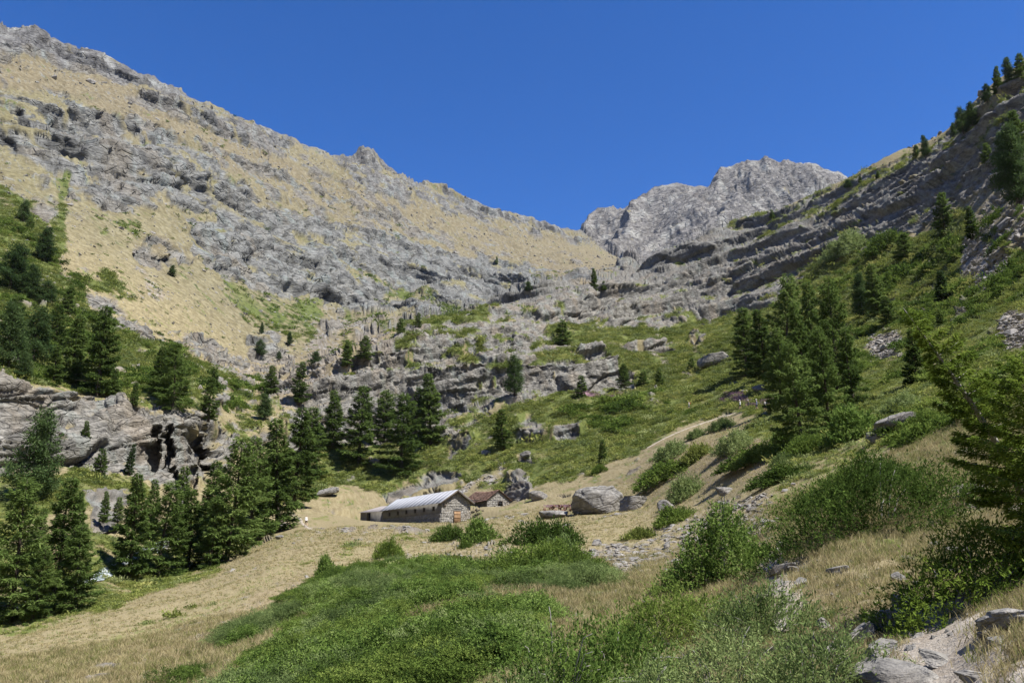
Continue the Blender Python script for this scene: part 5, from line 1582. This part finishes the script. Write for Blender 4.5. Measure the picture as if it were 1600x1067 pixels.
# plaster band on the long wall
wins = [s_of_px(p_, A) for p_ in (677.7, 662.9, 648.9, 635.0, 621.9, 608.8)]
pb = box(-.06, .02, 0.35, LEN, 0, 1)
vv = pb[0].copy()
for q in vv: q[2] = (fz(q[1]) if q[2] < .5 else eave(q[1]) - .05)
add_obj('plaster', mesh_np('hut_plaster', vv, pb[1]), M_PLASTER, hut)
for s_ in wins:
    zc = eave(s_) - 1.0
    w_ = add_obj('window', mesh_np('hut_window', *join([box(-.10, -.05, s_ - .42, s_ - .34, zc - .36, zc + .36), box(-.10, -.05, s_ + .34, s_ + .42, zc - .36, zc + .36), box(-.10, -.05, s_ - .34, s_ + .34, zc + .29, zc + .36), box(-.11, -.05, s_ - .34, s_ + .34, zc - .36, zc - .27)])), M_WOOD, hut)
    add_obj('pane', mesh_np('hut_pane', *box(-.075, -.055, s_ - .335, s_ + .335, zc - .265, zc + .285)), M_DARK, w_)
tag(add_obj('stonework', mesh_np('hut_stones', *stone_face(Rh, 0, WID, -1.6, eave(0) + RIDGE, lambda u, w, d: (u, -d, w), .27, .10,
    lambda u, w: w < eave(0) + RIDGE * (1 - abs(u - WID / 2) / (WID / 2)) - .15 and not (2.15 < u < 3.5 and w < 2.0))), M_WALLST, hut), kind='stuff')
tag(add_obj('foundation', mesh_np('hut_foundation', *stone_face(Rh, 0, LEN, -2.2, FND + .15, lambda u, w, d: (-d - .02, u, w + slope * u * .9), .30, .18)), M_WALLST, hut), kind='stuff')
# door of upright planks
door = add_obj('door', mesh_np('hut_door', *join([box(2.15, 2.27, -.10, -.02, -.5, 1.75), box(3.38, 3.5, -.10, -.02, -.5, 1.75), box(2.27, 3.38, -.10, -.02, 1.62, 1.75)])), M_WOOD, hut)
for k in range(5): add_obj('plank', mesh_np('door_plank', *box(2.28 + k * .22, 2.28 + k * .22 + .205, -.13, -.06, -.5, 1.6)), M_DOOR, door)
for zz in (.1, .6, 1.15): add_obj('crossbar', mesh_np('door_bar', *box(2.28, 3.37, -.17, -.131, zz, zz + .10)), M_DOOR, door)
vent = add_obj('window', mesh_np('gable_vent', *box(.35, .85, -.18, -.10, eave(0) - .75, eave(0) - .42)), M_WOOD, hut)
# roof of overlapping metal sheets
OV = .45
roof = add_obj('roof', mesh_np('roof_boards', *join([prismv for prismv in [
    (np.array([[-OV, -.6, eave(-.6) - OV * RIDGE / (WID / 2)], [WID / 2, -.6, eave(-.6) + RIDGE], [WID / 2, LEN + .2, eave(LEN) + RIDGE], [-OV, LEN + .2, eave(LEN) - OV * RIDGE / (WID / 2)]]) + [0, 0, .03], np.array([[0, 1, 2, 3]])),
    (np.array([[WID + OV, -.6, eave(-.6) - OV * RIDGE / (WID / 2)], [WID + OV, LEN + .2, eave(LEN) - OV * RIDGE / (WID / 2)], [WID / 2, LEN + .2, eave(LEN) + RIDGE], [WID / 2, -.6, eave(-.6) + RIDGE]]) + [0, 0, .03], np.array([[0, 1, 2, 3]]))]])), M_WOOD, hut)
def sheet(name, y0, y1, x0, x1, zf, mat, par, lift):
    p_ = np.array([[x0, y0, zf(x0, y0)], [x1, y0, zf(x1, y0)], [x1, y1, zf(x1, y1)], [x0, y1, zf(x0, y1)]], float)
    vv = np.concatenate([p_ + [0, 0, lift], p_ + [0, 0, lift + .05]])
    ff = np.array([[4, 5, 6, 7], [0, 3, 2, 1], [0, 1, 5, 4], [1, 2, 6, 5], [2, 3, 7, 6], [3, 0, 4, 7]])
    rib = box(0, 1, y0 - .03, y0 + .03, 0, 1)
    rv = rib[0].copy()
    for q in rv:
        xx = x0 if q[0] < .5 else x1
        q[2] = zf(xx, q[1]) + lift + (.02 if q[2] < .5 else .053); q[0] = xx
    return add_obj(name, mesh_np('roof_sheet', *join([(vv, ff), (rv, rib[1])] if mat is M_SHEET2 else [(vv, ff)])), mat, par)
def zl(x_, y_): return eave(y_) + RIDGE * x_ / (WID / 2)
def zr(x_, y_): return eave(y_) + RIDGE * (WID - x_) / (WID / 2)
ns = 14
for k in range(ns):
    y0, y1 = -.65 + (LEN + .9) * k / ns, -.65 + (LEN + .9) * (k + 1) / ns - .004
    sheet('sheet', y0, y1, -OV - .05, WID / 2 + .04, zl, M_SHEET, roof, .045)
    sheet('sheet', y0, y1, WID + OV + .05, WID / 2 + .04, zr, M_SHEET, roof, .045)
for sgn in (0, 1):
    a_, b_ = ((-OV, WID / 2) if sgn == 0 else (WID + OV, WID / 2))
    fn = zl if sgn == 0 else zr
    bb = box(0, 1, -.62, -.52, 0, 1); bv = bb[0].copy()
    for q in bv:
        xx = a_ if q[0] < .5 else b_
        q[2] = fn(xx, 0) + (.0 if q[2] > .5 else -.24) + .02; q[0] = xx
    add_obj('barge_board', mesh_np('barge_board', bv, bb[1]), M_WOOD, hut)
# lean-to at the far end
LL = s_of_px(562, A) - LEN
lean = bpy.data.objects.new('lean_to', None); COL.objects.link(lean); lean.parent = hut
E2 = z_for(562, 800.5, A + LD * (LEN + LL))
def e2(y_): return eave(LEN) - .25 + (E2 - eave(LEN) + .25) * (y_ - LEN) / LL
lv_ = box(.1, WID * .8, LEN, LEN + LL, -2.5, 1)
vv = lv_[0].copy()
for q in vv:
    if q[2] > 0: q[2] = e2(q[1]) + (.0 if q[0] < 1 else 1.1)
add_obj('lean_to_wall', mesh_np('lean_to_wall', vv, lv_[1]), M_PLASTER, lean)
def zn(x_, y_): return e2(y_) + 1.1 * (x_ - .1) / (WID * .8 - .1)
for k in range(7):
    sheet('lean_to_sheet', LEN + LL * k / 7 + .02, LEN + LL * (k + 1) / 7, -.35, WID * .8 + .1, zn, M_SHEET2, lean, .05)
add_obj('lean_to_door', mesh_np('lean_to_door', *box(.04, .098, LEN + LL * .55, LEN + LL * .70, -.3, e2(LEN + LL * .6) - .15)), M_DARK, lean)

# small ruined hut behind
B = at_r(761, 150.0); B.z = float(px_dir(761, 791)[1]) * 150.0
small = bpy.data.objects.new('small_hut', None); COL.objects.link(small)
small.location = B; small.rotation_euler = (0, 0, ANG - .06)
tag(small, 'small stone hut with a sagging rust-red roof behind the long hut', 'hut')
W2, L2, H2, R2 = 4.7, 9.5, 1.3, 1.75
sv = np.array([(0, 0, -2), (W2, 0, -2), (W2, 0, H2), (W2 / 2, 0, H2 + R2), (0, 0, H2), (0, L2, -2), (W2, L2, -2), (W2, L2, H2), (W2 / 2, L2, H2 + R2), (0, L2, H2)], float)
add_obj('wall', mesh_np('small_hut_wall', sv, [np.array([[0, 1, 2, 3, 4], [9, 8, 7, 6, 5]]), np.array([[0, 4, 9, 5], [1, 6, 7, 2]])]), M_MORTAR, small)
tag(add_obj('stonework', mesh_np('small_hut_stones', *stone_face(Rh, 0, W2, -1.4, H2 + R2, lambda u, w, d: (u, -d, w), .28, .11, lambda u, w: w < H2 + R2 * (1 - abs(u - W2 / 2) / (W2 / 2)) - .1 and not (2.3 < u < 3.2 and .15 < w < 1.05))), M_WALLST, small), kind='stuff')
tag(add_obj('side_stonework', mesh_np('small_hut_side', *stone_face(Rh, 0, L2, -1.4, H2, lambda u, w, d: (-d, u, w), .36, .13)), M_MOSS, small), kind='stuff')
o_ = add_obj('window', mesh_np('small_hut_window', *join([box(2.26, 2.34, -.14, -.02, .15, 1.05), box(3.16, 3.24, -.14, -.02, .15, 1.05), box(2.34, 3.16, -.14, -.02, .97, 1.05)])), M_WOOD, small)
add_obj('opening', mesh_np('small_hut_opening', *box(2.345, 3.155, -.04, -.015, .15, .965)), M_DARK, o_)
parts = []
for side in (0, 1):
    nrow, ncol = 9, 24
    for i_ in range(nrow):
        for j_ in range(ncol):
            if Rh.random() < .06: continue
            u0 = i_ / nrow * (W2 / 2 + .35); u1 = u0 + (W2 / 2 + .35) / nrow * 1.25
            y0 = -.35 + j_ * (L2 + .6) / ncol; y1 = y0 + (L2 + .6) / ncol * .97
            sag = lambda a, b: H2 + R2 - a * R2 / (W2 / 2) - .22 * math.sin(math.pi * np.clip(b / L2, 0, 1)) + .06
            X = (lambda a: W2 / 2 - a) if side == 0 else (lambda a: W2 / 2 + a)
            j4 = Rh.uniform(-.03, .05, 4)
            q = np.array([(X(u0), y0, sag(u0, y0) - .02 + j4[0]), (X(u0), y1, sag(u0, y1) - .02 + j4[1]), (X(u1), y1, sag(u1, y1) + .06 + j4[2]), (X(u1), y0, sag(u1, y0) + .06 + j4[3])])
            parts.append((np.concatenate([q, q - [0, 0, .05]]), np.array([[0, 1, 2, 3], [7, 6, 5, 4], [0, 3, 7, 4], [1, 5, 6, 2], [2, 6, 7, 3], [0, 4, 5, 1]])))
tag(add_obj('roof_tiles', mesh_np('small_hut_tiles', *join(parts)), M_RUST, small), kind='stuff')
rbv = np.array([(-.3, -.3, H2 - .2), (W2 / 2, -.3, H2 + R2), (W2 + .3, -.3, H2 - .2), (-.3, L2 + .2, H2 - .2), (W2 / 2, L2 + .2, H2 + R2 - .0), (W2 + .3, L2 + .2, H2 - .2)], float) - [0, 0, .22]
add_obj('roof_boards', mesh_np('small_hut_boards', rbv, np.array([[0, 1, 4, 3], [2, 5, 4, 1]])), M_WOOD, small)

# dry-stone heaps
def stone_heap(name, label, px, py, wpx, hpx, n, mat, seed, cat):
    R = np.random.default_rng(seed)
    p = spot(px, py); w, h = px_size(p, wpx), px_size(p, hpx)
    root = bpy.data.objects.new(name, None); COL.objects.link(root)
    root.location = p; root.rotation_euler = (0, 0, -float(px_dir(px, py)[0]))
    tag(root, label, cat)
    ms = [hull_rock(seed + k, 16, (1.2, .9, .65)) for k in range(4)]
    for m in ms: m.materials.append(mat)
    for k in range(n):
        u = R.uniform(-.5, .5); hh = h * (1 - (2 * u) ** 2 * .5)
        o = bpy.data.objects.new('stone', ms[k % 4]); COL.objects.link(o); o.parent = root
        s = h * R.uniform(.35, .7)
        zz = hh * R.random()
        o.location = (u * w, R.normal(0, .25) * (1 - zz / h * .6) + .3, zz); o.scale = (s, s * .8, s * .8)
        o.rotation_euler = (R.uniform(-.4, .4), R.uniform(-.4, .4), R.uniform(0, 6))
    return root
stone_heap('stone_heap', 'heap of dark mossy stones at the hut gable corner', 745, 806, 36, 11, 34, M_MOSS, 900, 'stone heap')
stone_heap('ruined_wall', 'ruined red-brown stone wall left of the largest boulder', 880, 800, 58, 12, 46, M_REDST, 920, 'wall')
P = np.array([[*(spot(px_, 797) + Vector((0, .8, .2)))] for px_ in np.linspace(855, 905, 26)])
scatter('wall_fireweed', fc, P, np.zeros((len(P), 3)) + [[0, 0, 1.0]], np.full((len(P), 3), .9), 'pink fireweed growing behind the ruined red-brown wall', 'flowers')

# ------------------------------------------------------------------ stream and footpaths
def ribbon(name, pts, width, lift, mat, label, cat, n=60, cross=5):
    pts = [Vector(p_) for p_ in pts]
    t_ = np.linspace(0, len(pts) - 1, n)
    C = np.stack([np.interp(t_, range(len(pts)), [p_[k] for p_ in pts]) for k in (0, 1)], 1)
    for _ in range(3): C[1:-1] = (C[:-2] + 2 * C[1:-1] + C[2:]) / 4
    d = unit(np.gradient(C, axis=0)); s = np.stack([-d[:, 1], d[:, 0]], 1)
    V = []
    for i_ in range(n):
        ww = width * (1 + .25 * math.sin(i_ * .9) + .15 * math.sin(i_ * 2.3))
        for k in range(cross):
            q = C[i_] + s[i_] * ww * (k / (cross - 1) - .5)
            e_ = 0 if 0 < k < cross - 1 else -.06
            V.append((q[0], q[1], ground(q[0], q[1]) + lift + e_))
    I = np.arange(n * cross).reshape(n, cross)
    f_ = np.stack([I[:-1, :-1], I[1:, :-1], I[1:, 1:], I[:-1, 1:]], -1).reshape(-1, 4)
    return tag(add_obj(name, mesh_np(name, np.array(V), f_, smooth=True), mat), label, cat, kind='structure')
def path_material():
    t = NT('trodden_earth')
    P_ = t.geo.outputs['Position']
    n1 = t.noise(P_, 3.0, 5, .65); n2 = t.noise(P_, 22.0, 4, .7)
    c = t.mix(t.ramp(n1, .3, .7), (.27, .225, .17), (.40, .355, .29))
    c = t.mix(t.math('MULTIPLY', t.ramp(n2, .5, .7), .6), c, (.44, .42, .39))
    t.bsdf(c, .95, t.bump(n2, .03), .1)
    return t.m
def water_material():
    t = NT('white_water')
    P_ = t.geo.outputs['Position']
    n1 = t.noise(t.scale(P_, (1, 1, .3)), 1.6, 5, .65, 1.0)
    c = t.mix(t.ramp(n1, .45, .66), (.16, .20, .20), (.72, .74, .76))
    t.bsdf(c, t.math('MULTIPLY_ADD', t.ramp(n1, .4, .6), .5, .15), t.bump(n1, .25), .5)
    return t.m
M_PATH, M_WATER = path_material(), water_material()
ribbon('stream', [at_r(q, r_) for q, r_ in ((-60, 80), (30, 85), (100, 90), (165, 96), (235, 110), (300, 126))], 1.1, .18, M_WATER, 'white foaming mountain stream glimpsed under the left larches', 'stream', 70)
ribbon('footpath', [spot(1500, 1140), spot(1480, 1060), spot(1455, 1010), spot(1475, 975), spot(1420, 962)], 1.0, .035, M_PATH, 'trodden earth footpath winding past the rock stack', 'path', 50, 7)
ribbon('footpath', [spot(1222, 990), spot(1236, 950), spot(1218, 915), spot(1203, 890), spot(1220, 872)], .55, .035, M_PATH, 'earth footpath climbing between the leafy bush and the thicket', 'path', 50, 7)
ribbon('footpath', [spot(452, 796), spot(466, 808), spot(478, 822), spot(500, 832), spot(560, 828)], .6, .04, M_PATH, 'narrow trail across the meadow where the walker goes', 'path', 50, 5)
ribbon('footpath', [spot(1010, 700), spot(1060, 675), spot(1100, 660), spot(1125, 652), spot(1150, 645)], .8, .05, M_PATH, 'pale path slanting up through the heath to the hikers', 'path', 50, 5)

# ------------------------------------------------------------------ people
def person_material(name, shirt, legs, skin=(.55, .36, .27), hair=(.05, .035, .025), sleeves=True):
    t = NT(name)
    co = t.n('ShaderNodeTexCoord')
    sp = t.n('ShaderNodeSeparateXYZ'); t.link(co.outputs['Object'], sp.inputs[0])
    z_ = sp.outputs['Z']
    c = t.mix(t.math('GREATER_THAN', z_, .09), (.05, .04, .035), skin)
    c = t.mix(t.math('GREATER_THAN', z_, .52), c, legs)
    c = t.mix(t.math('GREATER_THAN', z_, .93), c, shirt)
    c = t.mix(t.math('GREATER_THAN', z_, 1.43), c, skin)
    c = t.mix(t.math('GREATER_THAN', z_, 1.62), c, hair)
    t.bsdf(c, .85)
    return t.m
def person(label, px, py, yaw, shirt, legs, group, pack=None, hat=None, stride=.22, r=None, size=1.0):
    p = at_r(px, r) if r else spot(px, py)
    J = {'pel': (0, 0, .95), 'wai': (0, .01, 1.12), 'che': (0, 0, 1.32), 'nec': (0, .015, 1.46), 'hea': (0, .03, 1.58), 'top': (0, .03, 1.68),
         'shl': (-.19, 0, 1.40), 'ell': (-.25, -.06, 1.14), 'wrl': (-.24, .10, .94), 'hal': (-.23, .15, .86),
         'shr': (.19, 0, 1.40), 'elr': (.25, -.02, 1.14), 'wrr': (.23, .14, .97), 'har': (.22, .20, .90),
         'hil': (-.10, 0, .90), 'knl': (-.11, stride * .6, .50), 'anl': (-.11, stride, .09), 'tol': (-.12, stride + .17, .04),
         'hir': (.10, 0, .90), 'knr': (.11, -stride * .1, .49), 'anr': (.11, -stride, .11), 'tor': (.12, -stride + .15, .04)}
    E = [('pel', 'wai'), ('wai', 'che'), ('che', 'nec'), ('nec', 'hea'), ('hea', 'top'), ('che', 'shl'), ('shl', 'ell'), ('ell', 'wrl'), ('wrl', 'hal'), ('che', 'shr'), ('shr', 'elr'), ('elr', 'wrr'), ('wrr', 'har'),
         ('pel', 'hil'), ('hil', 'knl'), ('knl', 'anl'), ('anl', 'tol'), ('pel', 'hir'), ('hir', 'knr'), ('knr', 'anr'), ('anr', 'tor')]
    rad = {'pel': .135, 'wai': .12, 'che': .145, 'nec': .055, 'hea': .095, 'top': .075, 'sh': .065, 'el': .045, 'wr': .032, 'ha': .038, 'hi': .095, 'kn': .062, 'an': .045, 'to': .035}
    ks = list(J)
    me = bpy.data.meshes.new('person_body')
    me.from_pydata([J[k] for k in ks], [(ks.index(a), ks.index(b)) for a, b in E], [])
    o = add_obj('person', me, person_material('person_clothes', shirt, legs))
    o.location = p; o.rotation_euler = (0, 0, yaw); o.scale = (size,) * 3
    sk = o.modifiers.new('skin', 'SKIN')
    for k, d in zip(ks, me.skin_vertices[0].data):
        q = rad.get(k, rad.get(k[:2], .05)); d.radius = (q, q * (.8 if k in ('che', 'wai', 'pel') else 1))
        d.use_root = (k == 'pel')
    o.modifiers.new('sub', 'SUBSURF').render_levels = 2
    tag(o, label, 'person', group)
    if pack:
        b = ico_boulder(50, (.34, .24, .50), 2, 0, 0, .02)
        add_obj('backpack', b, plain_material('pack_fabric', pack, tuple(min(1, c_ * 1.2) for c_ in pack), .2, .8, .01), o, (0, -.22, 1.24))
    if hat:
        add_obj('hat', mesh_np('hat', *join([tube([(0, .03, 1.66), (0, .03, 1.665), (0, .03, 1.67), (0, .03, 1.74), (0, .03, 1.76)], [.16, .165, .105, .09, .02], 12)])), plain_material('hat_cloth', hat, hat, .2, .9, 0), o)
    return o
person('walker in white shirt and dark shorts on the meadow trail', 478, 822, -2.2, (.80, .78, .76), (.06, .035, .035), None, pack=(.09, .07, .08))
GHK = 'hikers on the path through the fireweed'
person('hiker with a red backpack and white shirt at the path corner', 1077, 639, 1.3, (.78, .76, .74), (.10, .12, .18), GHK, pack=(.50, .05, .035), size=1.1)
person('hiker in white, leading leftmost of the line in the fireweed', 1157, 640, 1.2, (.82, .82, .82), (.08, .08, .09), GHK, hat=(.8, .8, .78), size=1.1)
person('hiker in black, second in the line in the fireweed', 1170, 641, 1.2, (.04, .04, .05), (.05, .05, .06), GHK, hat=(.6, .6, .6), size=1.1)
person('hiker in blue-grey with white cap, third in the line', 1183, 641, 1.2, (.22, .25, .36), (.06, .06, .09), GHK, hat=(.8, .8, .8), size=1.1)
person('hiker in pale shirt, fourth in the line', 1196, 643, 1.2, (.72, .70, .66), (.14, .12, .10), GHK, pack=(.12, .13, .20), size=1.1)
person('hiker in white beside the larch, last in the line', 1214, 642, 1.2, (.80, .80, .80), (.20, .18, .18), GHK, hat=(.85, .85, .85), size=1.1)

# ------------------------------------------------------------------ thin mountain air
hz = NT('mountain_air')
for l in list(hz.t.links): hz.t.links.remove(l)
pv = hz.n('ShaderNodeVolumePrincipled')
pv.inputs['Color'].default_value = (.80, .88, 1.0, 1)
pv.inputs['Density'].default_value = 2.0e-5
pv.inputs['Anisotropy'].default_value = 0.2
hz.link(pv.outputs[0], hz.out.inputs['Volume'])
zlo, zhi = float(ALLV[:, 2].min()) - 1.0, float(ALLV[:, 2].max()) + 40.0
hb = box(-9600, 9600, -9600, 9600, zlo - 20, zhi)
tag(add_obj('haze', mesh_np('haze', *hb), hz.m), 'thin clear mountain air over the whole valley', 'haze', kind='stuff')
